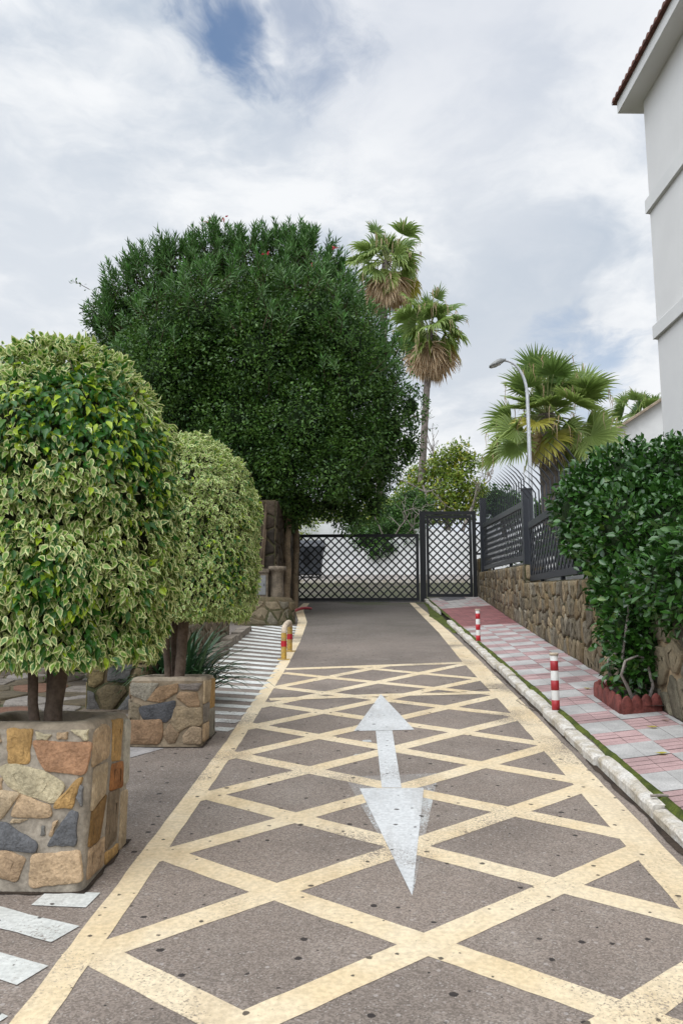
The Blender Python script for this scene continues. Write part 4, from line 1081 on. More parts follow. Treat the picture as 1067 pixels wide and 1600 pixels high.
for k, pts in enumerate([[(2.36, 7.75, .95), (2.30, 7.7, 1.15), (2.22, 7.65, 1.35), (2.3, 7.7, 1.7), (2.4, 7.8, 2.2)], [(2.38, 7.8, .95), (2.42, 7.75, 1.2), (2.40, 7.7, 1.5), (2.45, 7.8, 2.0)], [(2.30, 7.6, .93), (2.22, 7.55, 1.10), (2.16, 7.5, 1.2), (2.20, 7.5, 1.32), (2.32, 7.55, 1.36), (2.44, 7.6, 1.33)], [(2.42, 7.65, .93), (2.46, 7.6, 1.1), (2.42, 7.6, 1.3), (2.48, 7.65, 1.6)], [(2.28, 7.9, .95), (2.14, 7.8, 1.2), (2.12, 7.75, 1.32), (2.22, 7.7, 1.42)]]):
    stems.append((pts, [.018, .016, .013, .012, .010, .008][:len(pts)]))
lob = []
for px, py, Y, rp in ((908, 800, 9.3, 46), (912, 842, 9.2, 36), (938, 770, 9.3, 60), (985, 768, 9.0, 76), (1060, 768, 8.6, 86), (1000, 840, 8.5, 92), (955, 855, 8.9, 54), (1070, 850, 8.1, 95), (980, 930, 8.2, 50), (1020, 930, 7.9, 72), (985, 985, 7.9, 50), (1010, 1010, 7.8, 48), (990, 1045, 7.75, 34), (1130, 800, 8.3, 110), (1150, 900, 7.7, 100), (1080, 920, 7.6, 55), (1120, 765, 9.2, 88), (1200, 800, 9, 110), (1058, 905, 6.95, 58), (1085, 935, 6.75, 50), (1062, 955, 6.9, 30), (1095, 880, 6.8, 70)):
    r = rp*Y/1300; lob.append((tuple(at(px, py, Y)), (r, r*1.15, r)))
bush('glossy_shrub', lob, 42000, .082, TPL_OVAL, M['glossy'], 'large glossy dark green shrub spilling over the stone wall beside the pavement', 'shrub', 12, stems, .025, 'dead_wood', up=.3, shell=.30)

# ------------------------------------------------------------------ pale building at right
bd = Vector((-.0515, .9987, 0)); bn = Vector((-.9987, -.0515, 0)); bc = Vector((7.06, 20, 0))
root = empty('apartment_building', (bc.x, bc.y, 2.0), 'tall pale rendered building with two string courses and tiled eaves rising above the glossy shrub', 'building')
def along(s, o, z): return bc-bd*s+bn*o+Vector((0, 0, z))       # s metres toward the camera, o out from the facade
def slab(b, s0, s1, o0, o1, z0, z1):
    b.hexa([along(s0, o0, z0), along(s1, o0, z0), along(s1, o1, z0), along(s0, o1, z0), along(s0, o0, z1), along(s1, o0, z1), along(s1, o1, z1), along(s0, o1, z1)])
b = MB(); slab(b, 0, 26, -9, 0, .5, 15.6); b.build('wall', M['render'], root)
for zl, zt in ((8.88, 9.30), (12.22, 12.66)):
    b = MB()
    p = [along(-.07, .0015, zt), along(26, .0015, zt), along(26, .09, zt-.09), along(-.07, .09, zt-.09)]
    q = [along(-.07, .0015, zl), along(26, .0015, zl), along(26, .09, zl), along(-.07, .09, zl)]
    b.hexa(q+p)
    p = [along(-.09, -9, zt), along(-.0015, -9, zt), along(-.0015, .0, zt), along(-.09, .0, zt-.05)]
    q = [along(-.09, -9, zl), along(-.0015, -9, zl), along(-.0015, .0, zl), along(-.09, .0, zl)]
    b.hexa(q+p); b.build('string_course', M['trim'], root)
b = MB(); slab(b, -.02, 26, .0015, .50, 15.30, 15.62); slab(b, -.50, -.021, -9, .50, 15.302, 15.62); b.build('eave', M['trim'], root)
b = MB(); rows = []
for i in range(0, 26*24):
    s = -.62+i*26.6/(26*24); w = .045*abs(math.sin(math.pi*(s+.62)/.24))
    rows.append([along(s, .60, 15.63+w*.3), along(s, .60, 15.68+w*1.6), along(s, .30, 15.78+w*1.6), along(s, -1.5, 16.35+w*1.6), along(s, -4.5, 17.3+w*1.6)])
b.grid(rows); rows2 = [[along(-.62, .6, 15.622), along(26, .6, 15.622)], [along(-.62, -9, 15.622), along(26, -9, 15.622)]]; b.grid(rows2)
b.face([along(-.62, .6, 15.63), along(-.62, -4.5, 15.63), along(-.62, -4.5, 17.3)])
b.build('roof', M['roof_tile'], root)

# white house behind
root = empty('white_house', (14.2, 42, 4.4), 'distant low white house with a tiled gable, behind the glossy shrub', 'house')
def gable_house(root, x0, x1, y0, y1, zb, ze, zr, wm, rm):
    b = MB(); xm = (x0+x1)/2
    b.box(x0, x1, y0, y1, zb, ze); b.face([(x0, y0, ze), (x1, y0, ze), (xm, y0, zr)]); b.face([(x1, y1, ze), (x0, y1, ze), (xm, y1, zr)]); b.build('wall', wm, root)
    b = MB()
    for sx, xe in ((-1, x0-.35), (1, x1+.35)):
        rows = []
        k = int((y1-y0+.8)/.12)
        for i in range(k+1):
            y = y0-.4+(y1-y0+.8)*i/k; w = .06*(i % 2); sl = (zr-ze)/(xm-x0)
            rows.append([(xe, y, ze-.35*sl+.03+w), (xm, y, zr+.10+w)])
        b.grid(rows, smooth=False)
        rows = [[(xe, y, ze-.35*sl-.06), (xm, y, zr+.0)] for y in (y0-.4, y1+.4)]; b.grid(rows, smooth=False)
        b.face([(xe, y0-.4, ze-.35*sl-.06), (xm, y0-.4, zr), (xm, y0-.4, zr+.13), (xe, y0-.4, ze-.35*sl+.06)])
    b.build('roof', rm, root)
gable_house(root, 10.9, 20.5, 42, 50, 4.3, 11.15, 14.2, M['white_wall'], M['old_tile'] if 'old_tile' in M else rough_mat('old_roof_tile', (.42, .33, .24), .85, .4, 4, 30, .4, .01))

# ------------------------------------------------------------------ beyond the gate
b = MB(); b.hexa([(-40, 32.4, terrain(0, 32.4)-.05), (40, 32.4, terrain(0, 32.4)-.05), (40, 35.4, terrain(0, 35.4)-.05), (-40, 35.4, terrain(0, 35.4)-.05), (-40, 32.4, terrain(0, 32.4)+.10), (40, 32.4, terrain(0, 32.4)+.10), (40, 35.4, terrain(0, 35.4)+.10), (-40, 35.4, terrain(0, 35.4)+.10)])
M['far_pave'] = rough_mat('far_pavement', (.40, .36, .33), .9, .3, 1.2, 20, .2, .004)
tag(b.build('far_pavement', M['far_pave']), kind='structure')
b = MB(); b.box(-40, 40, 32.22, 32.398, terrain(0, 32.3)-.1, terrain(0, 32.3)+.11); tag(b.build('far_kerb', M['kerb']), kind='structure')
def whitewall(name, pts, y0, y1, zb, label):
    b = MB()
    for (xa, za), (xb, zc) in zip(pts, pts[1:]):
        b.hexa([(xa, y0, zb), (xb, y0, zb), (xb, y1, zb), (xa, y1, zb), (xa, y0, za), (xb, y0, zc), (xb, y1, zc), (xa, y1, za)])
    return tag(b.build(name, M['back_wall']), label, 'wall')
w = lambda px, py, Y=35.0: at(px, py, Y)
P = [(w(561, 845).x, w(561, 862).z), (w(600, 845).x, w(600, 848).z), (w(655, 822).x, w(655, 824).z), (w(700, 830).x, w(700, 829).z), (w(760, 838).x, w(760, 838).z), (9.5, w(760, 838).z-.3)]
whitewall('boundary_wall', P, 35.0, 35.3, 3.5, 'long white boundary wall across the street, seen through the right half of the gates')
P = [(-14, w(495, 868).z+.1), (w(495, 870).x, w(495, 870).z), (w(560.5, 868).x, w(560, 868).z)]
whitewall('garden_wall', P, 35.05, 35.32, 3.5, 'low white wall beside the bin, seen through the left half of the lattice gate')
P = [(-14, w(465, 822, 38).z), (w(465, 822, 38).x, w(465, 822, 38).z), (w(532, 816, 38).x, w(532, 816, 38).z), (w(545, 816, 38).x+.4, w(545, 818, 38).z)]
whitewall('garden_wall', P, 38.0, 38.3, 3.5, 'taller white wall set back above the low one, top showing over the gate')
# wheeled bin
bx, by = at(484, 890, 33.6).x, 33.6; bz = terrain(0, by)+.11
root = empty('wheelie_bin', (bx, by, bz), 'dark grey wheeled rubbish container seen through the lattice gate', 'bin')
rows = []
for z, s in ((.12, .44), (.25, .46), (1.05, .54), (1.12, .58), (1.18, .58)):
    r = .06; pr = []
    for cx_, cy_, a0 in ((s-r, s*.85-r, 0), (-s+r, s*.85-r, 90), (-s+r, -s*.85+r, 180), (s-r, -s*.85+r, 270)):
        for k in range(4):
            a = math.radians(a0+30*k); pr.append((bx+cx_+r*math.cos(a), by+cy_+r*math.sin(a), bz+z))
    rows.append(pr)
b = MB(); b.grid(rows, close=True); b.face(rows[0][::-1]); b.build('body', M['bin'], root)
rows = []
for i in range(9):
    a = math.pi*i/8; rows.append([(bx-.60, by-.5*math.cos(a)*1.02, bz+1.19+.32*math.sin(a)), (bx+.60, by-.5*math.cos(a)*1.02, bz+1.19+.32*math.sin(a))])
b = MB(); b.grid(rows); b.face([r[0] for r in rows]); b.face([r[1] for r in rows][::-1]); b.build('lid', M['bin'], root)
for sx in (-.42, .42):
    b = MB(); b.tube([(bx+sx-.03, by-.36, bz+.09), (bx+sx+.03, by-.36, bz+.09)], .09, 14); b.build('wheel', M['black_metal'], root)
b = MB(); b.bar((bx-.12, by-.50, bz+.5), (bx-.12, by-.53, bz+1.0), .22, .05, (0, 1, 0)); b.build('handle', M['black_metal'], root)

# ------------------------------------------------------------------ trees and palms
def skel(start, d, L, r, depth, rng, out, spread=.6, up=.15):
    P = [Vector(start)]; R = [r]; k = 5; dd = Vector(d).normalized()
    for i in range(k):
        dd = (dd+Vector((rng.normal(0, .16), rng.normal(0, .16), rng.normal(0, .12)+up*.3))).normalized(); P.append(P[-1]+dd*L/k); R.append(r*(1-.45*(i+1)/k))
    out.append((P, R))
    if depth > 0:
        for c in range(rng.integers(2, 4)):
            q = P[rng.integers(2, k+1)]; nd = (dd+Vector((rng.normal(0, spread), rng.normal(0, spread), rng.normal(0, spread*.7)))).normalized()
            skel(q, nd, L*rng.uniform(.55, .8), r*.5, depth-1, rng, out, spread, up)
# the big dark mass over the gate pillar
def big_tree():
    rng = np.random.default_rng(77)
    lo = []
    for px, py, rp in ((182, 515, 34), (205, 480, 36), (240, 462, 40), (288, 446, 42), (340, 428, 40), (395, 440, 40), (448, 430, 42), (478, 430, 36), (498, 460, 36), (524, 498, 38), (554, 540, 42), (584, 577, 46), (600, 622, 44), (606, 672, 44), (596, 720, 44), (566, 762, 42),
                       (520, 780, 36), (470, 788, 38), (425, 800, 44), (385, 805, 40), (445, 808, 30), (196, 550, 40), (215, 600, 42), (238, 650, 46), (275, 700, 55), (335, 745, 60), (390, 775, 50)):
        Y = 21.0+rng.uniform(-.4, .4); r = rp*Y/1300; lo.append((np.array(at(px, py, Y)), np.array((r, r*1.3, r))))
    for px, py, rp in ((262, 525, 62), (330, 500, 68), (410, 498, 70), (490, 500, 66), (250, 590, 70), (320, 565, 85), (405, 560, 85), (490, 560, 80), (545, 610, 66), (555, 690, 62), (470, 660, 85), (380, 660, 85), (290, 655, 80), (520, 735, 52), (440, 735, 58), (540, 540, 60), (398, 722, 62), (335, 715, 60), (235, 545, 48)):
        Y = 19.9+rng.uniform(-.5, .4); r = rp*Y/1300; lo.append((np.array(at(px, py, Y)), np.array((r, r*1.25, r))))
    for px, py, rp in ((300, 510, 85), (420, 500, 85), (510, 560, 85), (500, 690, 85), (350, 620, 110), (260, 600, 80)):
        Y = 23.5; r = rp*Y/1300; lo.append((np.array(at(px, py, Y)), np.array((r, r*1.1, r)), .3))
    for px, py, rp in ((152, 505, 24), (170, 468, 24), (262, 422, 24), (338, 402, 26), (405, 412, 22), (462, 402, 24), (512, 428, 20), (600, 555, 24), (642, 635, 24), (640, 700, 24), (585, 792, 26), (545, 805, 22), (160, 545, 22)):
        Y = 21.0; r = rp*Y/1300; lo.append((np.array(at(px, py, Y)), np.array((r*.9, r, r*1.2)), .8))
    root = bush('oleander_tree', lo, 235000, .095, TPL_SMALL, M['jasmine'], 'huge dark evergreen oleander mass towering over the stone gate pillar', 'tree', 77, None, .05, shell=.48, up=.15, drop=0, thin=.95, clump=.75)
    C_ = np.array([l[0] for l in lo[:45]]); R_ = np.array([l[1] for l in lo[:45]])
    # oleander shoots: whorled lance leaves on upright stems, thick over the top
    SP = []; SD = []; SLn = []
    ns = 2600; li = rng.integers(0, len(C_), ns); dd = unit(np.stack([rng.normal(0, .9, ns), -np.abs(rng.normal(0, .8, ns)), rng.normal(.55, .6, ns)], 1)); s = C_[li]+dd*R_[li]*.92
    ok = np.ones(ns, bool)
    for c, r in zip(C_, R_): ok &= np.linalg.norm((s-c)/r, axis=1) > .88
    hgt = (s[:, 2]-4.5)/8.0; ok &= rng.random(ns) < np.clip((hgt-.30)*1.7, .03, 1)
    s, dd, hgt = s[ok][:900], dd[ok][:900], hgt[ok][:900]
    LPs = []; LTs = []; LNs = []; sb = MB()
    for q, e, hh in zip(s, dd, hgt):
        top = e[2] > .35 and hh > .70
        dr = Vector((e[0]*.5+rng.normal(0, .22), e[1]*.6+rng.normal(0, .22), (1.3 if top else .55))).normalized(); L = rng.uniform(.35, .85) if top else rng.uniform(.3, .55)
        q = Vector(q); sb.tube([q-dr*.2, q+dr*L*.5, q+dr*L], [.012, .009, .004], 4)
        k = int(7 if not top else 10); ph = rng.random()*6
        for w_ in range(k):
            f = .25+.75*w_/(k-1)
            for a in range(3):
                an = ph+w_*1.05+a*2.094; x = dr.orthogonal().normalized(); y = dr.cross(x); o = x*math.cos(an)+y*math.sin(an)
                LPs.append(q+dr*L*f); LTs.append(o*(1.0-.55*f)+dr*(.35+.75*f)); LNs.append(dr*.8-o*.3)
    n = len(LPs); print('oleander leaves', n)
    sh = tag(sb.build('shoots', M['dark_bark'], root), kind='stuff')
    leaves('shoot_leaves', TPL_LANCE, np.array(LPs), np.array(LNs)+rng.normal(0, .2, (n, 3)), np.array(LTs)+rng.normal(0, .12, (n, 3)), .225*rng.uniform(.7, 1.2, n), M['oleander'], sh, np.clip(rng.normal(.5, .25, n), 0, 1), (rng.random(n) < .14).astype(float))
    # one wayward flowering spray at the top, whips at the sides
    b = MB(); fp = []; lp = []
    base = at(345, 385, 20.5); tipp = at(333, 346, 20.5)
    b.tube([base, base.lerp(tipp, .5)+Vector((.12, 0, 0)), tipp], [.015, .01, .005], 5)
    for k in range(7):
        c = base.lerp(tipp, .3+.1*k); e = c+Vector((rng.normal(0, .22), rng.normal(0, .2), rng.uniform(.05, .2))); b.tube([c, e], [.006, .003], 4)
        for j in range(7): lp.append(c.lerp(e, rng.random()))
        if k > 3: fp += [e+Vector(rng.normal(0, .05, 3)) for _ in range(4)]
    for (a_, c_, e_) in (((140, 452), (120, 441), (112, 440)), ((150, 480), (132, 474), (128, 490)), ((640, 610), (655, 600), (662, 612)), ((645, 650), (662, 655), (675, 640)), ((650, 690), (664, 672), (682, 668)), ((625, 560), (640, 570), (650, 590))):
        q = [at(*a_, 20.5), at(*c_, 20.5), at(*e_, 20.5)]; b.tube(q, [.012, .008, .004], 4); 
        for j in range(16): t = rng.random(); lp.append((q[0].lerp(q[1], t*2) if t < .5 else q[1].lerp(q[2], t*2-1))+Vector(rng.normal(0, .04, 3)))
    sp = tag(b.build('spray', M['dark_bark'], root), kind='stuff'); lp = np.array(lp); n = len(lp)
    leaves('spray_leaves', TPL_SMALL, lp, rng.normal(0, 1, (n, 3)), rng.normal(0, 1, (n, 3)), .10*rng.uniform(.6, 1.3, n), M['jasmine'], sp, rng.random(n), (rng.random(n) < .4).astype(float))
    fp = np.array(fp+[at(px+rng.normal(0, 2), py+rng.normal(0, 2), 18.6) for px, py in ((487, 413), (520, 385), (415, 398)) for _ in range(3)]); n = len(fp)
    fl = leaves('flowers', TPL_BROAD, fp, rng.normal(0, 1, (n, 3)), rng.normal(0, 1, (n, 3)), .11*rng.uniform(.7, 1.2, n), M['petal'], sp, rng.random(n)); tag(fl, kind='stuff')
    for pts, r in (([(-3.1, 20.8, SL*20), (-3.0, 20.7, 3.5), (-3.2, 20.8, 5.2), (-3.6, 21, 7.5)], [.2, .17, .15, .08]), ([(-2.75, 20.3, SL*20), (-2.7, 20.2, 3.4), (-2.4, 20.5, 5.0), (-1.8, 21, 7)], [.13, .11, .10, .06]), ([(-3.8, 20.6, SL*20), (-3.9, 20.6, 3.5), (-4.3, 20.8, 5.2), (-5, 21, 7)], [.15, .12, .11, .06])):
        s_ = MB(); P = []; R_ = []
        for i in range(len(pts)-1):
            for k in range(4): t = k/4; q = Vector(pts[i]).lerp(Vector(pts[i+1]), t); P.append(q+Vector((.05*mnoise.noise(q*2), .05*mnoise.noise(q*2+Vector((4, 4, 4))), 0))); R_.append(r[i]*(1-t)+r[i+1]*t)
        s_.tube(P, R_, 10); s_.build('trunk', M['dark_bark'], root)
big_tree()

def fan(V, F, tint, kind, hub, f, s, n, L, droop, tt, kk, rng, nseg=26, spread=105, closed=0.0, tips=None):
    """pleated fan blade: joined segments near the stalk, free drooping strips towards the tips"""
    for i in range(nseg):
        a = math.radians(-spread+2*spread*i/(nseg-1)+rng.normal(0, 1.2)); lf = (.70+.30*math.cos(a*.8))*rng.uniform(.88, 1.08)
        d = f*math.cos(a)+s*math.sin(a)*(1-closed)+n*(.22*(1-math.cos(a)))
        d = d/np.linalg.norm(d); w = np.cross(d, n); w /= np.linalg.norm(w)+1e-9; b0 = len(V); hw = L*.5*math.radians(2*spread/nseg)*1.05*(1-closed*.5)
        ts = (0.03, .30, .52, .70, .86, 1.0); ws = (.03, .33, .33, .22, .12, .012); dr = droop*rng.uniform(.6, 1.4)
        tilt = (1 if i % 2 else -1)*.5; p = hub+d*L*lf*.03; dc = d.copy(); pt = .03; free = rng.uniform(.38, .55)
        for t, ww in zip(ts, ws):
            p = p+dc*L*lf*(t-pt); pt = t
            if t > free-.12: dc = dc-np.array([0, 0, 1.0])*dr*(t-free+.2)*1.9; dc /= np.linalg.norm(dc)
            h = hw*ww*2
            V.append(p-w*h+n*h*tilt); V.append(p+w*h-n*h*tilt); tint += [min(1, tt+(.25 if t > .8 else 0))]*2; kind += [kk]*2
            if tips is not None and t == .86 and rng.random() < .12: tips.append(p)
        for j in range(5):
            q = b0+2*j; F.append((q, q+1, q+3, q+2))
def palm(name, label, base, top, r0, r1, nf, L, pet, seed, dead=14, droop=.35, deadL=None, skirt=True, group=None, elmin=-25, strings=0, nseg=26, spread=105):
    rng = np.random.default_rng(seed); base = Vector(base); top = Vector(top)
    root = empty(name, base, label, 'palm tree', group)
    b = MB(); P = []; R = []; k = 36; Hh = (top-base).length
    for i in range(k+1):
        t = i/k; q = base.lerp(top, t); P.append((q.x+.03*r0*math.sin(t*5), q.y, q.z)); R.append((r0*(1-t)+r1*t)*(1.25-.25*min(1, t*9))*(1.0 if i % 2 else .955))
    b.tube(P, R, 12); b.build('trunk', M['palm_bark'], root)
    o = np.array(top); tips = []; V = []; F = []; ti = []; ki = []; pb = MB()
    def frond(az, el, L_, pet_, dr, tt, kk, V, F, ti, ki, closed=0.0, pmat=True, ns=26):
        d = np.array([math.cos(az)*math.cos(el), math.sin(az)*math.cos(el), math.sin(el)])
        hub = o+d*pet_-np.array([0, 0, 1])*pet_*.12; f = d-np.array([0, 0, .22]); f /= np.linalg.norm(f)
        s = np.cross(f, np.array([0, 0, 1.0])); s /= np.linalg.norm(s)+1e-9; n = np.cross(s, f)
        roll = rng.normal(0, .8); s, n = s*math.cos(roll)+n*math.sin(roll), n*math.cos(roll)-s*math.sin(roll)
        if pmat: pb.tube([o+d*.05, o+d*pet_*.55-np.array([0, 0, .03*pet_]), hub], [.03*L_**.5, .022*L_**.5, .014*L_**.5], 5)
        fan(V, F, ti, ki, hub, f, s, n, L_, dr, tt, kk, rng, ns, spread-20*closed, closed, tips if pmat else None)
    for i in range(nf):
        u = (i+.5)/nf; el = math.radians(86-(86-elmin)*u+rng.normal(0, 8)); az = i*2.39996+rng.normal(0, .15)
        kk = 1.0 if (u > .82 and rng.random() < .30) else 0.0
        frond(az, el, L*rng.uniform(.88, 1.08)*(1-.25*max(0, math.sin(el))**4), pet*rng.choice([rng.uniform(.35, .7), rng.uniform(.7, 1.15)]), droop*(.35+1.0*u), np.clip(.25+.5*u+rng.normal(0, .12), 0, 1), kk, V, F, ti, ki, ns=nseg)
    np_mesh('fronds', V, F, M['palm'], root, {'tint': ti, 'kind': ki, 'edge': np.zeros(len(V))})
    pb.build('leaf_stalks', M['stalk'], root)
    if dead:
        V = []; F = []; ti = []; ki = []; o2 = o.copy()
        for i in range(dead):
            az = i*2.39996+rng.random(); el = math.radians(rng.uniform(-86, -60)); o[:] = o2-np.array([0, 0, 1])*rng.uniform(0, .25)*L
            frond(az, el, (deadL or L)*rng.uniform(.75, 1.05), pet*.42, .25, rng.random(), 0, V, F, ti, ki, .55, False, 18)
        o[:] = o2
        np_mesh('dead_skirt', V, F, M['palm_dead'], root, {'tint': ti, 'kind': ki, 'edge': np.zeros(len(V))})
    if strings:
        V = []; F = []; ti = []
        for i in range(strings):
            p = np.array(tips[rng.integers(len(tips))])+rng.normal(0, .03, 3)
            w_ = np.array([1.0, 0, 0])*.014*L; hL = rng.uniform(.15, .6)*L; b0 = len(V); tt = rng.random(); q = p.copy()
            for j in range(5):
                V += [q-w_*(1-j*.2), q+w_*(1-j*.2)]; ti += [tt]*2; q = q+np.array([rng.normal(0, .03), rng.normal(0, .03), -hL/4])
            for j in range(4): e = b0+2*j; F.append((e, e+1, e+3, e+2))
        th_ = np_mesh('dry_threads', V, F, M['palm_dead'], root, {'tint': ti, 'kind': np.zeros(len(V)), 'edge': np.zeros(len(V))}); tag(th_, kind='stuff')
    return root
M['stalk'] = rough_mat('leaf_stalk', (.30, .34, .13), .6, .3, 6, 30, .1, .005)
c1 = at(602, 408, 45); palm('palm_tree', 'tallest palm with a shaggy dry skirt, rising behind the dark oleander mass', (c1.x-.6, 45, 4.4), c1, .26, .2, 40, 1.45, 1.75, 5, 60, .75, 2.1, strings=150, elmin=-58, spread=78, nseg=22, group='tall slim palms')
c2 = at(672, 515, 42); bb = at(652, 800, 42); palm('palm_tree', 'slim palm with long bare grey trunk and dry skirt, beside the oleander mass', (bb.x-.15, 42, 4.4), c2, .23, .155, 40, 1.36, 1.62, 6, 60, .75, 2.0, strings=140, elmin=-58, spread=78, nseg=22, group='tall slim palms')
c3 = at(854, 648, 29); palm('palm_tree', 'broad stocky fan palm with big green fans and dry threads behind the street lamp', (c3.x, 29, 3.0), c3, .34, .32, 50, 1.22, 1.65, 7, 18, .20, 1.15, strings=150, elmin=-52, nseg=34)
c4 = at(1000, 652, 54); palm('palm_tree', 'small distant palm peeking over the white house beside the pale building', (c4.x, 54, 5.0), c4, .22, .2, 30, 1.25, 1.4, 8, 12, .8, strings=50, spread=80, elmin=-30)

# yellow-green tree with bare branches, ivy mound, far tree
rng = np.random.default_rng(15); sk = []
skel(at(700, 830, 41), (.1, 0, 1), 2.6, .14, 4, rng, sk, .55, .3); skel(at(722, 830, 40), (.3, 0, 1), 2.2, .1, 4, rng, sk, .65, .2); skel(at(672, 820, 40), (-.2, 0, 1), 2.0, .09, 4, rng, sk, .7, .1)
lo = []
for px, py, Y, r in ((716, 706, 41, .62), (735, 722, 41, .5), (695, 722, 41.5, .75), (715, 742, 41, .7), (680, 738, 42, .7), (735, 770, 41, .7), (700, 770, 41, .8), (668, 768, 42, .7), (745, 765, 41, .45), (690, 800, 41, .8), (725, 795, 41, .7), (655, 790, 41, .7), (640, 770, 41.5, .7), (625, 795, 42, .8), (650, 742, 42.5, .6), (600, 800, 43, .8), (575, 805, 44, .8)): lo.append((tuple(at(px, py, Y)), (r*1.15, r, r*.9)))
tr = bush('garden_tree', lo, 17000, .20, TPL_SMALL, M['yellow_tree'], 'yellow-green leafy tree with pale bare twigs, beyond the pedestrian gate', 'tree', 16, None, .10, core=False, shell=.8, drop=2.2, hang=.35)
s_ = MB()
for Pp, Rr in sk: s_.tube(Pp, [max(r, .012) for r in Rr], 6)
s_.build('branches', M['dead_wood'], tr)
lo = []
for px, py, Y, r in ((600, 830, 35.6, .9), (575, 845, 35.4, .75), (625, 822, 35.8, .9), (648, 805, 36, .8), (560, 830, 35.6, .6), (605, 855, 34.95, .5), (585, 862, 34.9, .42), (640, 835, 35.2, .7), (655, 790, 36.2, .7), (640, 775, 36.4, .5), (550, 812, 36, .5), (620, 800, 36.2, .8)): lo.append((tuple(at(px, py, Y)), (r, r*.7, r*.75)))
iv = bush('ivy_mound', lo, 13000, .115, TPL_SMALL, M['ivy'], 'dark green ivy mound hanging over the white wall behind the gate', 'ivy', 18, None, .12, shell=.4)
rng = np.random.default_rng(5); sk = []
for k in range(5): skel(at(600+16*k, 838, 35), (rng.normal(0, .4), -.2, .8), 1.2, .035, 2, rng, sk, .8, 0)
s_ = MB()
for Pp, Rr in sk: s_.tube(Pp, [max(r, .008) for r in Rr], 5)
s_.build('bare_twigs', M['dead_wood'], iv)
lo = [(tuple(at(px, py, 62)), (r, r, r*.8)) for px, py, r in ((775, 778, 1.3), (795, 785, 1.2), (760, 792, 1.0), (815, 795, 1.2), (785, 800, 1.5), (840, 800, 1.2))]
bush('distant_tree', lo, 3000, .24, TPL_SMALL, M['ivy'], 'rounded mid-green tree far off between the gate and the spiked fence', 'tree', 20, [([(lo[0][0][0]+.6, 62, 4.8), (lo[0][0][0]+.5, 62, 10.5)], [.25, .15])], .1)
# hedge of shrubs inside the fence and behind the wall at left of the gate
lo = [(tuple(at(px, py, Y)), (r, r, r*.8)) for px, py, Y, r in ((470, 812, 37, .9), (500, 806, 39.5, .9), (525, 800, 40, .8), (455, 800, 36, .9), (540, 805, 39, .6))]
bush('garden_shrub', lo, 3800, .13, TPL_SMALL, M['yellow_tree'], 'loose pale green shrub above the white walls behind the bin', 'shrub', 22, [([(lo[0][0][0], 37.6, 4.2), (lo[0][0][0], 37.6, 6.2)], [.06, .04])], .05, shell=.5, core=False, drop=.5)
lo = [((4.6, 24, 3.9), (.9, 1.2, .8)), ((4.7, 22, 3.6), (.8, 1.2, .8)), ((4.5, 18, 3.1), (.7, 1.5, .6)), ((4.5, 15.5, 2.9), (.7, 1.2, .6)), ((4.6, 20, 3.3), (.7, 1.2, .7))]
bush('garden_hedge', lo, 5000, .10, TPL_SMALL, M['ivy'], 'green garden hedge glimpsed between the spikes behind the grey fence', 'hedge', 24, shell=.45)
# far rooftop and wooded rise behind everything
root = empty('white_house', (-2.5, 60, 5.2), 'blurred pale house far behind the white walls, left of the ivy', 'house')
gable_house(root, -9, 1.0, 60, 68, 4.9, 9.4, 11.2, M['white_wall'], M['roof_tile'])

# fallen leaves on the pavement, stones and twigs
rng = np.random.default_rng(31)
def fallen(px, py, a, s, lab, m='fallen', dz=.1):
    p = gr(px, py, dz); z = pavz(p.x, p.y)+.006; n = 1
    V0, F0, E0 = TPL_BROAD; V = []
    for v in V0: V.append((p.x+s*(v[0]*math.cos(a)-v[1]*math.sin(a)), p.y+s*(v[0]*math.sin(a)+v[1]*math.cos(a)), z+s*(.28*abs(v[0])+.35*(v[1]-.5)**2)+SL*s*(v[0]*math.sin(a)+v[1]*math.cos(a))))
    o = np_mesh('fallen_leaf', V, F0, M[m], None, {'tint': [.5]*9, 'edge': E0, 'kind': [0]*9})
    return tag(o, lab, 'leaf', 'fallen leaves on the pavement')
fallen(921, 1078, .6, .075, 'small yellow fallen leaf on a white tile left of the red edging')
fallen(1027, 1139, 1.3, .085, 'yellow-green fallen leaf on the tiles in front of the red edging')
fallen(1042, 1178, 1.6, .085, 'yellow fallen leaf nearest the kerb, a step nearer than the other yellow ones')
fallen(1045, 1130, 1.0, .06, 'curled brown fallen leaf close to the foot of the wall', 'brown_leaf')
fallen(908, 1044, 2.0, .05, 'tiny brown fallen leaf at the wall foot beyond the red edging', 'brown_leaf')
fallen(877, 1036, 1.2, .05, 'tiny brown fallen leaf just behind the nearer bollard', 'brown_leaf')
b = MB(); p = gr(1030, 1247, .085); b.tube([(p.x-.05, p.y, p.z+.012), (p.x+.0, p.y+.005, p.z+.014), (p.x+.05, p.y, p.z+.013)], [.009, .010, .009], 6)
tag(b.build('twig', M['dead_wood']), 'short broken stick lying across the mossy kerb seam', 'twig')

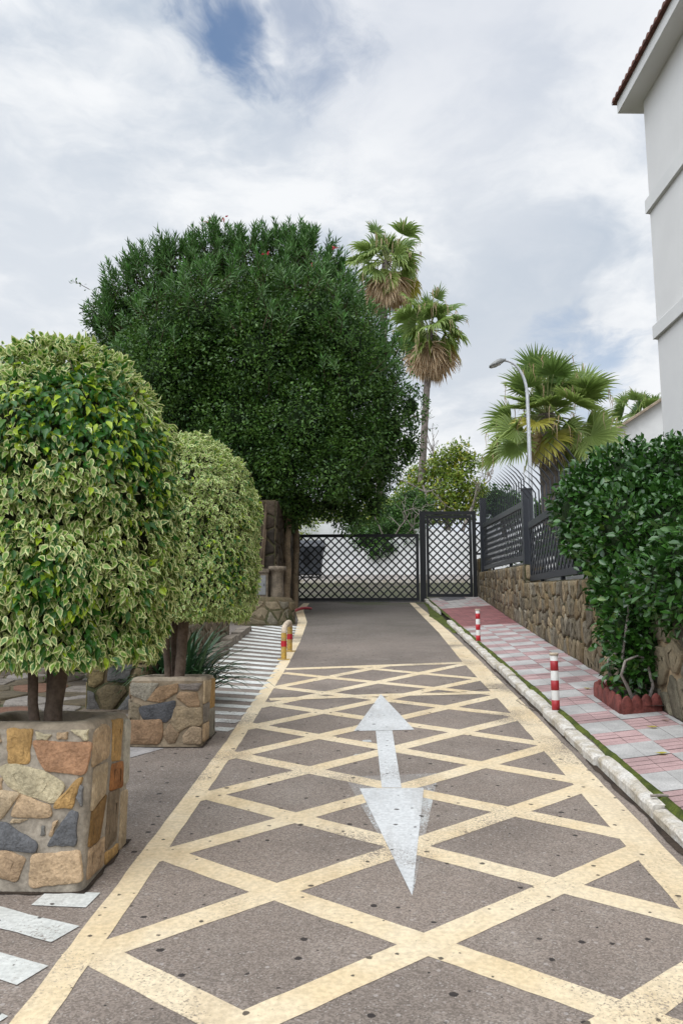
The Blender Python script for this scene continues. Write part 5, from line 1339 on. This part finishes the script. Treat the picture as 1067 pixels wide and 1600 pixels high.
# ------------------------------------------------------------------ sky and light
world = bpy.data.worlds.new('World'); scene.world = world; world.use_nodes = True
nt = world.node_tree; g = NT(nt); nt.nodes.clear()
out = g.new('ShaderNodeOutputWorld')
sky = g.new('ShaderNodeTexSky', sky_type='NISHITA'); sky.sun_disc = False
SUN_EL, SUN_AZ = math.radians(54), math.radians(218)      # azimuth clockwise from +Y: behind the camera, to the left
sky.sun_elevation = SUN_EL; sky.sun_rotation = SUN_AZ; sky.air_density = 1.2; sky.dust_density = .6; sky.ozone_density = 2.0
bg1 = g.new('ShaderNodeBackground'); g.link(sky.outputs[0], bg1.inputs[0]); bg1.inputs[1].default_value = .14
tc = g.new('ShaderNodeTexCoord').outputs['Generated']
sp = g.new('ShaderNodeSeparateXYZ'); g.link(tc, sp.inputs[0])
zc = g.math('ADD', g.math('MAXIMUM', sp.outputs['Z'], 0.0), .22)
cv = g.new('ShaderNodeCombineXYZ'); g.link(g.math('DIVIDE', sp.outputs['X'], zc), cv.inputs[0]); g.link(g.math('DIVIDE', sp.outputs['Y'], zc), cv.inputs[1])
warp = g.new('ShaderNodeVectorMath', operation='ADD'); g.link(cv.outputs[0], warp.inputs[0])
wn = g.new('ShaderNodeTexNoise'); wn.inputs['Scale'].default_value = 2.2; wn.inputs['Detail'].default_value = 5; g.link(cv.outputs[0], wn.inputs['Vector'])
ws = g.new('ShaderNodeVectorMath', operation='SCALE'); g.link(wn.outputs['Color'], ws.inputs[0]); ws.inputs['Scale'].default_value = .35; g.link(ws.outputs[0], warp.inputs[1])
big = g.noise(warp.outputs[0], 1.15, 7, .56); mid = g.noise(warp.outputs[0], 3.4, 7, .58)
lum = g.math('ADD', g.math('MULTIPLY', big, .56), g.math('MULTIPLY', mid, .44))
cloud = g.mix(g.ramp(lum, .425, .575), (.485, .565, .675), (.93, .95, .975))
def glow(d, r0, r1, amt):
    dt = g.new('ShaderNodeVectorMath', operation='DISTANCE'); g.link(tc, dt.inputs[0]); dt.inputs[1].default_value = d
    w_ = g.math('ADD', dt.outputs['Value'], g.math('MULTIPLY', g.math('SUBTRACT', mid, .5), .35)); return g.ramp(w_, r0, r1, amt, 0)
for d, r0, r1, amt in (((.084, .832, .549), .02, .20, .55), ((-.36, .90, .30), .05, .42, .5), ((.20, .95, .24), .05, .30, .45)):
    cloud = g.mix(glow(d, r0, r1, amt), cloud, (.96, .975, .99))
cloud = g.mix(glow((.16, .93, .34), .04, .22, .2), cloud, (.50, .56, .64))
cloud = g.mix(glow((.1, .75, .66), .05, .30, .45), cloud, (.56, .61, .72))
sdir = (math.sin(SUN_AZ)*math.cos(SUN_EL), math.cos(SUN_AZ)*math.cos(SUN_EL), math.sin(SUN_EL))
dt = g.new('ShaderNodeVectorMath', operation='DISTANCE'); g.link(tc, dt.inputs[0]); dt.inputs[1].default_value = sdir
veil = g.ramp(dt.outputs['Value'], .05, 1.25, 2.9, 0)      # the cloud round the hidden sun is far brighter
vs = g.new('ShaderNodeVectorMath', operation='SCALE'); g.link(cloud, vs.inputs[0]); g.link(g.math('ADD', veil, 1.0), vs.inputs['Scale']); cloud = vs.outputs[0]
bg2 = g.new('ShaderNodeBackground'); g.link(cloud, bg2.inputs[0]); bg2.inputs[1].default_value = 1.0
hole = g.math('MAXIMUM', glow((-.138, .766, .628), .0, .062, .95), glow((-.075, .768, .638), .0, .07, .55))
hole = g.math('MAXIMUM', hole, glow((.26, .915, .31), .0, .07, .5))
thin = g.math('MAXIMUM', hole, g.ramp(lum, .345, .30, 0, .5))
mxs = g.new('ShaderNodeMixShader'); g.link(thin, mxs.inputs[0]); g.link(bg2.outputs[0], mxs.inputs[1]); g.link(bg1.outputs[0], mxs.inputs[2])
g.link(mxs.outputs[0], out.inputs[0])

sun = bpy.data.lights.new('sun', 'SUN'); sun.energy = 0.9; sun.angle = math.radians(40); sun.color = (1.0, .95, .88)
so = bpy.data.objects.new('sun', sun); COL.objects.link(so)
sd = Vector((math.sin(SUN_AZ)*math.cos(SUN_EL), math.cos(SUN_AZ)*math.cos(SUN_EL), math.sin(SUN_EL)))
so.rotation_euler = sd.to_track_quat('Z', 'Y').to_euler(); so.location = (-10, -15, 30)

cam = bpy.data.cameras.new('camera'); cam.sensor_fit = 'VERTICAL'; cam.sensor_height = 36; cam.lens = 36*FOC/1600; cam.clip_end = 4000; cam.clip_start = .05
co = bpy.data.objects.new('camera', cam); COL.objects.link(co); co.location = (0, 0, EYE)
co.rotation_euler = (math.pi/2+PITCH, 0, YAW); scene.camera = co
scene.view_settings.view_transform = 'Standard'; scene.view_settings.look = 'None'; scene.view_settings.exposure = 0.0; scene.view_settings.gamma = 1.0
scene.cycles.max_bounces = 6; scene.cycles.use_denoising = True
